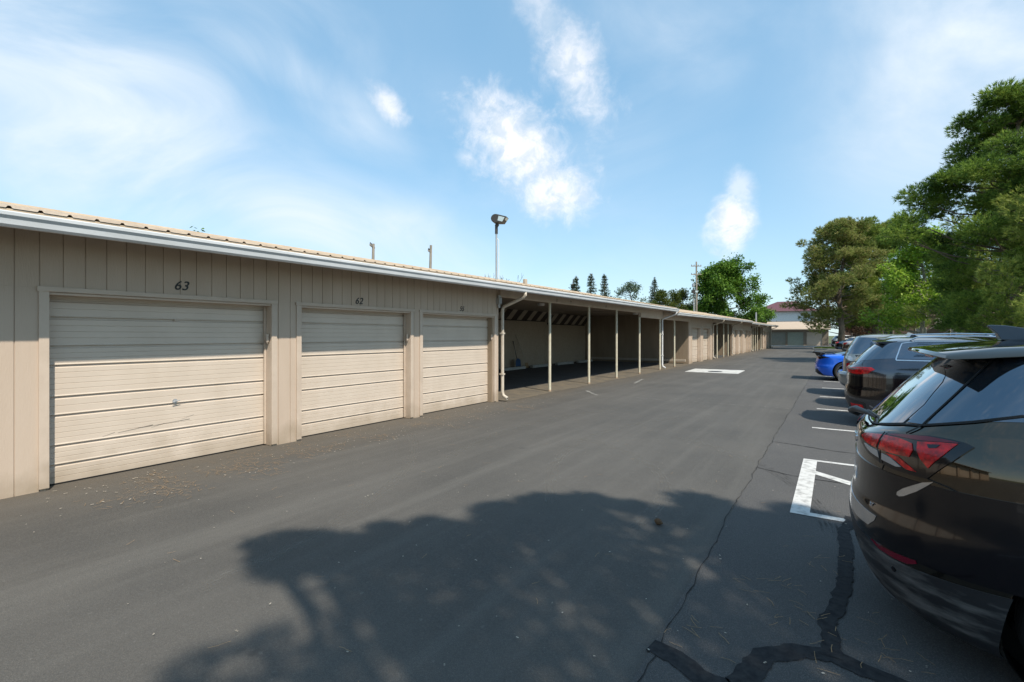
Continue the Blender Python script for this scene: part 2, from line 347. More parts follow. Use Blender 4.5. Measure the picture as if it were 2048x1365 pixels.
def sheet(name, x0, y0, x1, y1, z, m):
    o = MB().add([(x0, y0, z), (x1, y0, z), (x1, y1, z), (x0, y1, z)], [(0, 1, 2, 3)]).build(name, m); return struct(o)
sheet('ground', -1500, -1500, 1500, 1500, -.012, M['grass'])
sheet('lane', -60, -60, 40, 118, -.004, M['lane'])
sheet('parking_area', -.83, -40, 5.5, 118, .0, M['oldasph'])
def ribbon(name, pts, w, z, m, jit=.0, step=.08, jw=.3, seed=1):
    rnd = random.Random(seed); P = []
    for a, b in zip(pts[:-1], pts[1:]):
        a, b = Vector(a), Vector(b); n = max(1, int((b-a).length/step))
        P += [a.lerp(b, i/n) for i in range(n)]
    P.append(Vector(pts[-1])); vs = []; off = 0
    for i, p in enumerate(P):
        d = (P[min(i+1, len(P)-1)]-P[max(i-1, 0)]).normalized(); n = Vector((-d.y, d.x)); off = off*.75+rnd.uniform(-jit, jit)
        ww = w*(1+rnd.uniform(-jw, jw)); ww2 = w*(1+rnd.uniform(-jw, jw)); q = p+n*off
        vs += [(q.x+n.x*ww/2, q.y+n.y*ww/2, z), (q.x-n.x*ww2/2, q.y-n.y*ww2/2, z)]
    o = MB().add(vs, [(2*i, 2*i+1, 2*i+3, 2*i+2) for i in range(len(P)-1)]).build(name, m); return struct(o)
ribbon('seam_crack', [(-.81, 2.3), (-.80, 2.7), (-.84, 5.44), (-.83, 12.8), (-.83, 24)], .0055, .004, M['crack'], .012, jw=.8)
ribbon('crack_sealant', [(-.84, 2.62), (-.70, 2.60), (-.5, 2.50), (-.40, 2.52), (-.30, 2.86), (-.16, 3.02), (-.02, 3.06), (.3, 2.98), (.9, 2.8)], .12, .005, M['tar'], .007, .035, .13, 3)
ribbon('crack_sealant', [(-.01, 3.05), (-.03, 3.4), (.05, 3.95), (.075, 4.5), (.07, 5.1), (.13, 5.5)], .09, .007, M['tar'], .007, .03, .16, 5)
ribbon('crack_sealant', [(-.45, 2.5), (-.42, 2.35), (-.36, 2.1), (-.2, 1.7)], .10, .007, M['tar'], .007, .035, .13, 6)
ribbon('seam_crack', [(-.83, 6.9), (-.5, 6.75), (0, 6.72), (.8, 6.6)], .018, .004, M['crack'], .012, jw=.9, seed=8)
ribbon('seam_crack', [(-.83, 8.72), (.0, 8.5), (1.0, 8.45)], .025, .004, M['crack'], .02, jw=.9, seed=9)
ribbon('seam_crack', [(-4.5, 12.8), (-.83, 12.9)], .018, .0, M['wornpaint'], .012, jw=.9, seed=11)
# painted stall lines and the hatched aisle
ys = [2.70-2.68*k for k in (1, 2, 3)]+[10.45, 13.19, 15.87, 18.5, 21.15, 23.83]+[23.83+2.68*k for k in range(1, 17)]
ln = MB()
for k, y in enumerate(ys):
    ln.add([(-.35, y-.05, .004), (5.1, y-.05, .004), (5.1, y+.05, .004), (-.35, y+.05, .004)], [(0, 1, 2, 3)])
struct(ln.build('stall_lines', M['paint']))
hb = MB()
def q4(a, b, c_, d): hb.add([(*p, .0045) for p in (a, b, c_, d)], [(0, 1, 2, 3)])
q4((-.36, 5.32), (-.20, 5.32), (-.20, 7.75), (-.36, 7.75))
q4((-.20, 5.32), (5.1, 5.32), (5.1, 5.42), (-.20, 5.42)); q4((-.20, 7.66), (5.1, 7.66), (5.1, 7.75), (-.20, 7.75))
for i in range(5):
    x0 = -.20+i*1.05; q4((x0, 6.95-.0), (x0, 7.12), (min(x0+1.9, 5.1), 5.55), (min(x0+1.78, 5.1), 5.43))
struct(hb.build('hatched_aisle', M['paint']))
# worn marks in front of the carport, sandy apron and carport floor
sd = MB(); sd.add([(-8.6, 10.3, .001), (-7.0, 10.3, .001), (-6.9, 24, .001), (-7.0, 29.5, .001), (-8.6, 29.5, .001)], [(0, 1, 2, 3, 4)])
struct(sd.build('sandy_apron', M['sand']))
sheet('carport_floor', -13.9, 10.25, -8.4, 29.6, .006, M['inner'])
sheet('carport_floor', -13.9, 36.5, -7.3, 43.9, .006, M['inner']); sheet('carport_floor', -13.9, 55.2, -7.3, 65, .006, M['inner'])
for k, (a, b) in enumerate((((-6.35, 13.6), (-5.6, 12.7)), ((-6.2, 18.4), (-5.9, 16.6)))): ribbon('worn_line', [a, b], .09, .0, M['wornpaint'], 0, seed=20+k)
# white pad with a drain
t = thing('drain_pad', 'white painted square of paving with a dark round drain in the lane', 'drain', (-4.68, 24.3, 0))
pd = MB(); pd.prism([(-1.13, -1.15), (1.13, -1.15), (1.08, 1.17), (-1.2, 1.17)], lambda x, y: (x, y, -.02), lambda x, y: (x, y, .012)); pd.build('pad', mat('pad_paint', (.60, .59, .56), .8, c2=(.42, .41, .38), nscale=3, ndet=9, bump=.2), t)
MB().lathe([(0, .0), (.30, .0), (.32, .006)], (.05, -.42, .014), 'z', 24).build('drain_cover', M['black'], t)
# faint curved tyre marks
tm = bpy.data.materials.new('tyre_mark'); tm.use_nodes = True; _n = tm.node_tree; _b = _n.nodes['Principled BSDF']; _b.inputs['Base Color'].default_value = (.19, .178, .155, 1); _b.inputs['Roughness'].default_value = .9
_t = _n.nodes.new('ShaderNodeBsdfTransparent'); _m = _n.nodes.new('ShaderNodeMixShader'); _z = _n.nodes.new('ShaderNodeTexNoise'); _z.inputs['Scale'].default_value = 9; _z.inputs['Detail'].default_value = 8
_c = _n.nodes.new('ShaderNodeTexCoord'); _n.links.new(_c.outputs['Object'], _z.inputs['Vector']); _r = _n.nodes.new('ShaderNodeMapRange'); _r.inputs[1].default_value = .38; _r.inputs[2].default_value = .70; _r.inputs[4].default_value = .42; _n.links.new(_z.outputs[0], _r.inputs[0])
_n.links.new(_r.outputs[0], _m.inputs[0]); _n.links.new(_t.outputs[0], _m.inputs[1]); _n.links.new(_b.outputs[0], _m.inputs[2]); _n.links.new(_m.outputs[0], _n.nodes['Material Output'].inputs[0])
for k, (cx, cy, R_, a0, a1) in enumerate(((-4.2, 4.6, 2.75, -10, 75), (-4.2, 4.6, 4.2, 5, 62), (2.2, 7.5, 5.6, 150, 215), (2.2, 7.5, 7.1, 152, 200), (-9.5, 1.0, 6.0, 5, 60))):
    for dr in (-.07, -.03, .01, .05):
        ribbon('tyre_mark', [(cx+(R_+dr)*math.cos(rad(a0+(a1-a0)*i/24)), cy+(R_+dr)*math.sin(rad(a0+(a1-a0)*i/24))) for i in range(25)], .022, .0, tm, 0, .2, .1, 40+k)
# kerb and grass beyond the stalls
kb = MB()
kb.box((5.5, -40, -.05), (5.65, 76, .13)); struct(kb.build('kerb', M['concrete'], bevel=.02))
sheet('grass_strip', 5.6, -40, 40, 104, .11, M['grass'])
isl = MB(); ip = []
for i in range(28):
    a = 2*PI*i/28; ip.append((1.6+3.9*math.copysign(abs(math.cos(a))**.6, math.cos(a)), 70+4.2*math.copysign(abs(math.sin(a))**.6, math.sin(a))))
isl.prism(ip, lambda x, y: (x, y, -.05), lambda x, y: (x, y, .16)); struct(isl.build('island_kerb', M['concrete']))
il = MB(); il.prism([(1.6+(x-1.6)*.96, 70+(y-70)*.96) for x, y in ip], lambda x, y: (x, y, 0), lambda x, y: (x, y, .19)); struct(il.build('grass_island', M['grass']))
def grass(name, n, fx, m, hmin, hmax, w=.02, seed=2):
    rg = np.random.default_rng(seed); p = fx(rg, n); a = rg.uniform(0, 2*PI, n); h = rg.uniform(hmin, hmax, n)
    d = np.stack([np.cos(a), np.sin(a), np.zeros(n)], 1)*w; top = np.stack([rg.normal(0, .03, n), rg.normal(0, .03, n), h], 1)
    v = np.stack([p-d, p+d, p+top], 1).reshape(-1, 3); o = npmesh(name, v, 3, m); o['kind'] = 'stuff'; return o
M['blade'] = leafmat('grass_blades', [(.03, .06, .012), (.07, .12, .02), (.13, .15, .04)], 1.)
def f_isl(rg, n):
    a = rg.uniform(0, 2*PI, n); r = np.sqrt(rg.uniform(0, 1, n)); return np.stack([1.6+3.6*r*np.cos(a), 70+3.9*r*np.sin(a), np.full(n, .19)], 1)
grass('grass', 14000, f_isl, M['blade'], .06, .14, .03)
grass('grass', 30000, lambda rg, n: np.stack([rg.uniform(5.7, 12, n), rg.uniform(6, 70, n), np.full(n, .11)], 1), M['blade'], .05, .12, .02, 5)

# litter
def litter(name, n, fx, m, L0, L1, w, label_seed, curl=.25, z=.006):
    rg = np.random.default_rng(label_seed); p = fx(rg, n); a = rg.uniform(0, 2*PI, n); l = rg.uniform(L0, L1, n); b = a+rg.normal(0, curl, n)
    d1 = np.stack([np.cos(a), np.sin(a)], 1)*l[:, None]/2; d2 = np.stack([np.cos(b), np.sin(b)], 1)*l[:, None]/2
    nn = np.stack([-np.sin(a), np.cos(a)], 1)*w/2; V = []
    for q0, q1 in ((p-d1, p), (p, p+d2)):
        V.append(np.stack([q0-nn, q1-nn, q1+nn, q0+nn], 1))
    V = np.concatenate(V, 0).reshape(-1, 2); zz = np.full((len(V), 1), z)+np.repeat(rg.uniform(0, .006, len(V)//4), 4)[:, None]
    o = npmesh(name, np.concatenate([V, zz], 1), 4, m); o['kind'] = 'stuff'; return o
def f_clump(cs, s):
    def f(rg, n):
        k = rg.integers(0, len(cs), n); c = np.array(cs)[k]; return c[:, :2]+rg.normal(0, 1, (n, 2))*s
    return f
rr = random.Random(4)
cl = [(rr.uniform(-6.9, -5.9), rr.uniform(1.4, 11)) for _ in range(34)]
litter('pine_needle_litter', 900, f_clump(cl, (.19, .12)), M['needle'], .05, .12, .0032, 1)
litter('pine_needle_litter', 70, lambda rg, n: np.stack([rg.uniform(-5.5, .9, n), rg.uniform(1.2, 9, n)], 1), M['needle'], .05, .11, .003, 2)
cl2 = [(-.35, 3.7), (-.2, 3.4), (-.05, 3.2), (.25, 3.3), (-.6, 2.9), (-.1, 4.3)]
litter('pine_needle_litter', 60, f_clump(cl2, (.1, .12)), M['needle'], .05, .11, .0032, 3)
litter('pale_specks', 420, lambda rg, n: np.stack([rg.uniform(-7.1, 1, n), rg.uniform(1, 16, n)], 1), M['speck'], .005, .018, .008, 4)
litter('pale_specks', 260, lambda rg, n: np.stack([rg.uniform(-7.1, -5.9, n), rg.uniform(1.3, 12, n)], 1), M['speck'], .008, .035, .012, 6)
litter('pale_specks', 200, lambda rg, n: np.stack([rg.uniform(-13, -8, n), rg.uniform(10.5, 22, n)], 1), M['speck'], .01, .04, .015, 7, z=.012)
# pine cone: ((1342,1048) px)
pc = MB(); rc = random.Random(3)
for i in range(60):
    t_ = i/59; a = i*2.4; r = .028*math.sin(PI*(.12+.8*t_)); c0 = Vector((math.cos(a)*r*.5, (t_-.5)*.075, .024+math.sin(a)*r*.5)); tip = Vector((math.cos(a)*r, (t_-.5)*.075+.012, .026+math.sin(a)*r))
    s_ = Vector((-math.sin(a), 0, math.cos(a)))*.008
    pc.add([c0-s_*.6, c0+s_*.6, tip+s_, tip-s_, tip+Vector((0, .004, 0))], [(0, 1, 2, 3), (3, 2, 4)])
pc.tube([(0, -.035, .026), (0, 0, .026), (0, .035, .026)], [.008, .016, .008], 8)
o = pc.build('pine_cone', mat('cone_scales', (.16, .09, .045), .8, c2=(.08, .045, .02), nscale=60)); o.location = (-1.31, 4.33, .0); o.rotation_euler = (0, 0, 1.1)
tag(o, 'small brown pine cone lying alone on the shaded asphalt', 'pine cone')
# ------------------------------------------------------------------ garages
WX, BX = -7.2, -13.9
GROOVES = (.215, .435, .78, .99, 1.35, 1.57, 1.90, 2.10)
def door_prof(top):
    P = [(0, 0)]; last = 0
    for g in GROOVES:
        if g > top-.03: break
        seg = g-.035-last; k = max(1, int(seg/.058))
        for i in range(1, k):
            z = last+seg*i/k+.008
            P += [(z-.004, 0), (z, -.0045), (z+.004, 0)]
        P += [(g-.036, 0), (g-.022, -.018), (g, -.026), (g+.0015, .005)]; last = g+.006; P.append((last, .005)); P.append((last+.012, 0))
    P.append((top, 0)); return P
def siding(mb, y0, y1, z0, z1, X, ph=1.309, sp=.194, axis='y', sgn=1, dep=.010, gw=.011):
    # a sheet with narrow vertical grooves, facing +X (axis y) or -Y (axis x)
    ks = [ph+sp*k for k in range(int((y0-ph)/sp)-1, int((y1-ph)/sp)+2)]
    P = [(y0, 0)]
    for g in ks:
        if g-gw/2 > y0+.002 and g+gw/2 < y1-.002: P += [(g-gw/2, 0), (g-gw*.35, -dep), (g+gw*.35, -dep), (g+gw/2, 0)]
    P.append((y1, 0)); n = len(P)
    if axis == 'y': vs = [(X+d, y, z0) for y, d in P]+[(X+d, y, z1) for y, d in P]
    else: vs = [(y, X-d, z0) for y, d in P]+[(y, X-d, z1) for y, d in P]
    mb.add(vs, [(i, i+1, n+i+1, n+i) for i in range(n-1)])
def eave_z(e0, k, ya): return lambda y: e0+k*(y-ya)
def garage_door(par, y0, y1, top=2.12, full=True, handle=True, label=None, lev=0, number=None, X=WX):
    XD = X-.18
    d = MB(); P = door_prof(top+.03); n = len(P)
    vs = [(XD+q, y0-.01, z+.012) for z, q in P]+[(XD+q, y1+.01, z+.012) for z, q in P]
    d.add(vs, [(i, n+i, n+i+1, i+1) for i in range(n-1)])
    do = d.build('garage_door', M['door'], par)
    if label: do['label'] = label
    s = MB(); s.box((XD-.005, y0, .0), (XD+.006, y1, .014)); s.build('bottom_seal', M['gap'], do)
    if full:
        for z in GROOVES[1::2]: w = MB(); w.box((XD-.01, y1-.012, z-.012), (XD+.012, y1+.004, z+.03)); w.build('hinge', M['bronze'], do)
    if handle:
        yc = (y0+y1)/2+.03; zc = .815
        h = MB(); h.lathe([(0, .008), (.030, .008), (.030, 0)], (XD+.0, yc, zc), 'x', 16); h.tube([(XD, yc, zc), (XD+.045, yc, zc)], .008, 8); h.tube([(XD+.045, yc-.045, zc-.005), (XD+.045, yc+.045, zc+.01)], .007, 8)
        h.build('handle', M['steel'], do, smooth='auto')
        h = MB(); h.box((XD, yc-.012, 1.885), (XD+.012, yc+.012, 1.925)); h.lathe([(0, .02), (.012, .018), (.012, 0)], (XD, yc, 1.905), 'x', 10); h.build('lock', M['trim'], do)
    f = MB()    # casing and reveal
    f.box((X-.002, y0-.085, .02), (X+.022, y0, top+.09)); f.box((X-.002, y1, .02), (X+.022, y1+.085, top+.09)); f.box((X-.003, y0-.10, top+.06), (X+.030, y1+.10, top+.115))
    f.box((XD-.03, y0-.02, .0), (X-.002, y0, top+.06)); f.box((XD-.03, y1, .0), (X-.002, y1+.02, top+.06)); f.box((XD-.03, y0-.02, top+.03), (X-.002, y1+.02, top+.058))
    f.box((XD+.02, y1-.03, 0.015), (XD+.05, y1-.001, top+.03)); f.box((XD+.02, y0+.001, 0.015), (XD+.05, y0+.02, top+.03))
    f.build('door_frame', M['trim'], par, bevel=.004 if full else 0)
    if full:
        c = MB(); c.tube([(X-.05, y1-.03, 1.60), (X-.05, y1-.03, 1.72)], .024, 10); c.tube([(X-.05, y1-.03, 1.57), (X-.05, y1-.03, 1.60)], [.006, .024], 10)
        c.build('cable_cover', M['trim'], par, smooth='auto')
    if number:
        tx, yy, zz_, sz = number
        text_obj('number_plate', tx, sz, M['black'], par, (X+.007, yy, zz_), (rad(90), 0, rad(90)), .004, .28, .0015, 1.0)
def gutter(par, y0, y1, ez):
    prof = [(-6.50, -.035), (-6.50, -.165), (-6.41, -.172), (-6.385, -.150), (-6.375, -.10), (-6.352, -.070), (-6.350, -.040), (-6.362, -.030), (-6.368, -.042), (-6.49, -.055)]
    g = MB(); n = len(prof); ys_ = list(np.linspace(y0, y1, max(2, int((y1-y0)/3)+1)))
    for a, b in zip(ys_[:-1], ys_[1:]):
        vs = [(x, a, ez(a)+z) for x, z in prof]+[(x, b, ez(b)+z) for x, z in prof]
        g.add(vs, [(i, (i+1) % n, n+(i+1) % n, n+i) for i in range(n)])
    for y in (y0, y1): g.add([(x, y, ez(y)+z) for x, z in prof], [tuple(range(n))])
    gt = g.build('gutter', M['gutter'], par); q = y0+2.6
    while q < y1-1:
        s = MB(); v0 = [(x+(.003 if x > -6.45 else 0), q+dy, ez(q)+z) for dy in (0, .035) for x, z in prof[1:7]]; s.add(v0, [(i, i+1, 7+i, 6+i) for i in range(5)]); s.build('gutter_joint', M['gutter'], gt); q += 3.05
    return gt
def roof(par, y0, y1, ez, sp=.215, hi=.80, ribs=True, matl=None):
    P = []; y = y0
    if ribs:
        while y < y1-sp:
            P += [(y, 0), (y+.055, 0), (y+.068, .020), (y+.088, .020), (y+.101, 0)]; y += sp
    P += [(y, 0), (y1, 0)]; st = [(-6.385, 0), (-10.5, hi), (-14.35, .06)]; n = len(P); vs = []
    for x, z in st: vs += [(x, yy, ez(yy)+z+q) for yy, q in P]
    fs = [(s*n+i, s*n+i+1, (s+1)*n+i+1, (s+1)*n+i) for s in range(2) for i in range(n-1)]
    r = MB().add(vs, fs).build('roof', matl or M['roof'], par)
    f = MB()     # fascia strip under the sheet, and the deck
    vs = []
    for yy in (y0, y1):
        vs += [(-6.395, yy, ez(yy)-.004), (-6.395, yy, ez(yy)-.045), (-6.43, yy, ez(yy)-.045), (-6.43, yy, ez(yy)-.004)]
    f.add(vs, [(0, 1, 5, 4), (1, 2, 6, 5), (2, 3, 7, 6), (3, 0, 4, 7), (0, 3, 2, 1), (4, 5, 6, 7)])
    f.build('drip_edge', M['roof'], par)
    f = MB(); vs = []
    for yy in (y0+.03, y1-.03):
        vs += [(-6.43, yy, ez(yy)-.006), (-10.5, yy, ez(yy)+hi-.006), (-14.3, yy, ez(yy)+.054), (-14.3, yy, ez(yy)-.03), (-10.5, yy, ez(yy)+hi-.09), (-6.43, yy, ez(yy)-.09)]
    f.add(vs, [(i, (i+1) % 6, 6+(i+1) % 6, 6+i) for i in range(6)]+[(0, 1, 4, 5), (1, 2, 3, 4), (6, 7, 10, 11), (7, 8, 9, 10)]); f.build('roof_deck', M['ceil'], par)
    c = MB(); c.tube([(-10.5, y0, ez(y0)+hi+.012), (-10.5, y1, ez(y1)+hi+.012)], .035, 6); c.build('ridge_cap', matl or M['roof'], par)
    s = MB()
    for (xa, xb) in ((-7.2, -6.505),):
        vs = [(x, yy, ez(yy)+z) for yy in (y0, y1) for x, z in ((xa, .045), (xb, -.09), (xb, -.11), (xa, .025))]
        s.add(vs, [(0, 1, 5, 4), (1, 2, 6, 5), (2, 3, 7, 6), (3, 0, 4, 7), (0, 3, 2, 1), (4, 5, 6, 7)])
    s.build('soffit', M['soffit'], par)
    for yy, sg in ((y0, 1), (y1, -1)):
        s = MB(); vs = [(x, q, z) for q in (yy, yy+.03*sg) for x, z in ((-6.51, ez(yy)-.01), (-10.5, ez(yy)+hi-.01), (-14.3, ez(yy)+.05), (-14.3, ez(yy)-.16), (-10.5, ez(yy)+hi-.24), (-7.2, ez(yy)-.13), (-6.51, ez(yy)-.165))]
        s.add(vs, [tuple(range(7)), tuple(range(7, 14))]+[(i, (i+1) % 7, 7+(i+1) % 7, 7+i) for i in range(7)])
        s.build('rake_board', M['trim'], par)
def wall_run(par, y0, y1, doors, ez, sm=None, full=True, thick=.22):
    sm = sm or M['siding']; w = MB(); top = 2.12
    zt = lambda y: ez(y)+.012
    edges = [y0]+[q for d in doors for q in (d[0]-.02, d[1]+.02)]+[y1]
    for a, b in zip(edges[::2], edges[1::2]):
        if b-a < .02: continue
        siding(w, a, b, -.02, top+.10, WX); w.box((WX-.21, a, -.02), (WX-.012, b, top+.10))
    siding(w, y0, y1, top+.10, zt((y0+y1)/2), WX+.005); w.box((WX-.21, y0, top+.101), (WX-.008, y1, zt((y0+y1)/2)-.002))
    w.build('front_wall', sm, par)
    for d in doors: garage_door(par, d[0], d[1], top, full, d[2] if len(d) > 2 else False, d[3] if len(d) > 3 else None, number=d[4] if len(d) > 4 else None)
def back(par, y0, y1, ends, ez):
    b = MB(); b.box((BX-.2, y0, -.02), (BX, y1, 2.96)); b.build('back_wall', M['block'], par)
    for (yy, th) in ends:
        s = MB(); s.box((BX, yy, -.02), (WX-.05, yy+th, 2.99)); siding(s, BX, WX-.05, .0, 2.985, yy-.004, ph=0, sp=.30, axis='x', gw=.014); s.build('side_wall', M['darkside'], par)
def downspout(par, y, ez, m, zb=.10, kick=.16):
    p = MB(); x1, x0 = -6.43, WX+.075; e = ez(y)
    pts = [(x1, y, e-.16), (x1, y, e-.24), (x1-.05, y, e-.29), (x0+.06, y, e-.50), (x0, y, e-.57), (x0, y, zb+.14), (x0+.03, y, zb+.05), (x0+kick, y, zb-.02)]
    sub = []
    for i in range(len(pts)-1):
        a, b = Vector(pts[i]), Vector(pts[i+1]); sub += [a]
    sub.append(Vector(pts[-1])); p.tube(sub, .043, 12, cap=False)
    d = p.build('downspout', m, par, smooth='auto')
    so = d.modifiers.new('wall', 'SOLIDIFY'); so.thickness = .004
    for z in (.7, 1.75): b = MB(); b.box((x0-.055, y-.055, z-.02), (x0+.048, y+.055, z+.02)); b.build('strap', m, d)
def carport(par, y0, y1, posts, ez, beamz=2.68, ceilz=3.0, strips=None, low=None):
    b = MB(); b.box((WX-.06, y0, beamz), (WX+.06, y1, ez((y0+y1)/2))); b.build('header_beam', M['trim'], par, bevel=.004)
    if low: b = MB(); b.box((WX-.05, low[0], low[1]), (WX+.068, y1, beamz+.02)); b.build('header_board', M['trim'], par, bevel=.004)
    for y in posts:
        zt = (low[1] if low and y >= low[0]-.05 else beamz); p = MB(); p.tube([(WX, y, -.01), (WX, y, zt+.005)], .045, 14); p.build('post', M['post'], par, smooth='auto')
        q = MB(); q.tube([(WX, y, -.005), (WX, y, .035), (WX, y, .05)], [.049, .049, .046], 14); q.build('post_foot', M['rust'], par)
        q = MB(); q.box((WX-.058, y-.09, zt-.008), (WX+.058, y+.09, zt-.0005)); q.build('post_cap', M['post'], par)
    c = MB(); c.box((BX+.5, y0+.02, ceilz), (WX-.06, y1-.02, ceilz+.03)); c.build('ceiling', M['ceil'], par)
    if strips:
        s0, s1, zl, zh = strips; s = MB()
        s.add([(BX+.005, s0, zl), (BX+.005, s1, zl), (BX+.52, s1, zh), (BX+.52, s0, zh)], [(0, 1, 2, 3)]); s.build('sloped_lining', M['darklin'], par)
        y = s0+.1
        while y < s1-.3:
            s = MB(); s.beam((BX+.03, y+.2, zl+.02), (BX+.50, y+.2, zh-.0), .42, .03, up=(-.7, 0, .7)); s.build('lining_board', M['board'], par); y += .98
        s = MB(); s.box((BX, s0, zl-.03), (BX+.06, s1, zl)); s.build('ledger', M['gap'], par)
def disc_light(par, x, y, z):
    d = MB(); d.lathe([(0, -.10), (.13, -.095), (.15, -.05), (.15, 0)], (x, y, z), 'z', 20); d.build('ceiling_light', M['white'], par, smooth='auto')

eA, eB, eC = eave_z(2.885, .0058, 1), eave_z(2.855, .0075, 24.2), eave_z(2.93, .003, 50)
A = thing('garage_building', 'nearest long tan garage row with doors numbered 63, 62 and 55 and an open carport', 'garage', (0, 0, 0), 0, 'garage rows along the left side of the lane')
roof(A, -14, 24.2, eA); gutter(A, -14, 24.32, eA)
wall_run(A, -14, 10.12, [(-10.4, -7.95), (-7.45, -4.95), (-4.45, -1.95), (-1.42, .98),
    (1.58, 4.10, True, 'wide cream door with a T-handle, dark scuffs and the number 63 above', ('63', 2.87, 2.30, .17)),
    (4.60, 7.02, False, 'cream door below the number 62', ('62', 5.74, 2.27, .165)), (7.37, 9.93, False, 'cream door below the number 55', ('55', 8.65, 2.265, .15))], eA)
back(A, -14, 24.2, [(9.9, .15)], eA)
carport(A, 10.14, 24.2, (12.81, 15.62, 18.2, 20.9, 23.9), eA, 2.69, 3.0, (10.3, 24.1, 2.50, 3.04), (20.9, 2.50))
downspout(A, 10.2, eA, M['spout']); downspout(A, 24.05, eA, M['wspout'])
lb = MB(); lb.box((WX+.0, 10.02, 2.50), (WX+.11, 10.13, 2.66)); lb.tube([(WX+.05, 10.08, 2.40), (WX+.05, 10.08, 2.50)], [.03, .045], 10); lb.tube([(WX+.05, 10.08, 2.66), (WX+.05, 10.08, 2.72)], .05, 10); lb.build('sensor_box', M['steel'], A, bevel=.006)
disc_light(A, -9.9, 16.9, 2.99)
for tx, yy in (('2', 13.15), ('9', 14.1), ('8', 17.0)): text_obj('bay_number', tx, .13, mat('faded_number_'+tx, (.11, .075, .05), .8), A, (WX+.062, yy, 2.74), (rad(90), 0, rad(90)), .002, .2, .001)
M['scuff'] = mat('scuff', (.20, .17, .14), .8)   # scuffs on door 63
for i_, (ya, za, yb, zb, w) in enumerate( ((2.25, .49, 2.62, .53, .010), (2.5, .515, 3.05, .545, .008), (2.1, .47, 2.22, .50, .005), (2.95, .56, 3.10, .60, .004), (2.6, .50, 2.75, .535, .004), (2.88, .75, 3.2, .80, .004))):
    sc = MB(); sc.add([(WX-.1783, ya, za), (WX-.1783, yb, zb), (WX-.1783, yb, zb+w), (WX-.1783, ya, za+w*.4)], [(0, 1, 2, 3)]); sc.build('scuff_mark', M['scuff'], A)
B = thing('garage_building', 'second tan garage row down the lane, its roof one step lower than the nearest', 'garage', (0, 0, 0), 0, 'garage rows along the left side of the lane')
roof(B, 24.24, 50, eB); gutter(B, 24.36, 50.1, eB)
carport(B, 24.25, 29.6, (26.5,), eB, 2.66, 2.98, (24.4, 29.4, 2.36, 2.95), (24.25, 2.50))
wall_run(B, 29.6, 36.3, [(30.35, 32.55, False), (33.25, 35.5, False)], eB, full=False)
carport(B, 36.3, 43.9, (37.8, 40.3, 42.2), eB, 2.62, 2.98, None)
wall_run(B, 43.9, 50, [(44.9, 46.9, False), (47.5, 49.6, False)], eB, full=False)
back(B, 24.24, 50, [(29.6, .15), (36.15, .1), (43.9, .15)], eB)
for y in (36.1, 43.75): downspout(B, y, eB, M['spout'])
disc_light(B, -9.4, 26.6, 2.97)
pr_ = MB(); pr_.box((-13.7, 29.44, .13), (-7.35, 29.52, .27)); pr_.build('bumper_rail', M['board'], B, bevel=.01)
Cb = thing('garage_building', 'farthest tan garage row on the left, mostly an open dark carport on white posts', 'garage', (0, 0, 0), 0, 'garage rows along the left side of the lane')
roof(Cb, 50.04, 74.5, eC); gutter(Cb, 50.2, 74.6, eC)
wall_run(Cb, 50.04, 55.1, [(50.8, 52.8, False), (53.1, 54.7, False)], eC, full=False)
carport(Cb, 55.1, 65, (56.5, 58.2, 59.9, 62.7), eC, 2.66, 2.98, None)
wall_run(Cb, 65, 74.5, [(65.6, 67.8, False), (68.4, 70.6, False), (71.4, 73.6, False)], eC, full=False)
back(Cb, 50.04, 74.5, [(55.0, .1), (65, .15), (74.3, .15)], eC)
for y in (54.9, 62.5, 72.5): downspout(Cb, y, eC, M['spout'])

# things in the carport
for k, y in enumerate((14.2, 17.0, 19.7, 22.4, 25.1, 27.8)):
    w = MB(); w.prism([(-.10, 0), (.10, 0), (.075, .13), (-.075, .13)], lambda a, b: (-13.1+a, y-1.0, b+.007), lambda a, b: (-13.1+a, y+1.0, b+.007))
    o = w.build('wheel_stop', M['concrete'], bevel=.012)
    tag(o, ('pale concrete wheel stop on the carport floor, nearest the corner by the 55 door', 'pale concrete wheel stop, second in from the 55 door', 'pale concrete wheel stop, third in from the 55 door', 'pale concrete wheel stop just beyond the leaning blue snow shovel', 'pale concrete wheel stop, second from the far carport side wall', 'pale concrete wheel stop closest to the far carport side wall')[k], 'wheel stop', 'wheel stops along the carport back wall')
sh = thing('snow_shovel', 'blue snow shovel with a black shaft leaning on the carport back wall', 'shovel', (-13.55, 20.75, .01))
b = MB(); b.tube([(-.0, 0, .3), (-.28, .03, 1.35)], .018, 8); b.tube([(-.28, -.05, 1.36), (-.28, .11, 1.36)], .016, 8); b.build('shaft', M['black'], sh)
b = MB(); b.prism([(-.24, .02), (.24, .02), (.22, .42), (.06, .50), (-.06, .50), (-.22, .42)], lambda a, z: (.05+.06*abs(a)-.05*z, a, z), lambda a, z: (.035+.06*abs(a)-.05*z, a, z)); b.build('blade', M['blue'], sh)
br = thing('broom', 'thin cream broom handle leaning beside the blue snow shovel', 'broom', (-13.6, 21.15, .01))
b = MB(); b.tube([(.25, .2, .25), (-.27, -.1, 1.7)], .012, 8); b.build('handle', M['board'], br)
b = MB(); b.prism([(-.16, 0), (.16, 0), (.10, .26), (-.10, .26)], lambda a, z: (.22-.1*z, .2+a, z), lambda a, z: (.27-.1*z, .2+a, z)); b.build('bristles', M['needle'], br)

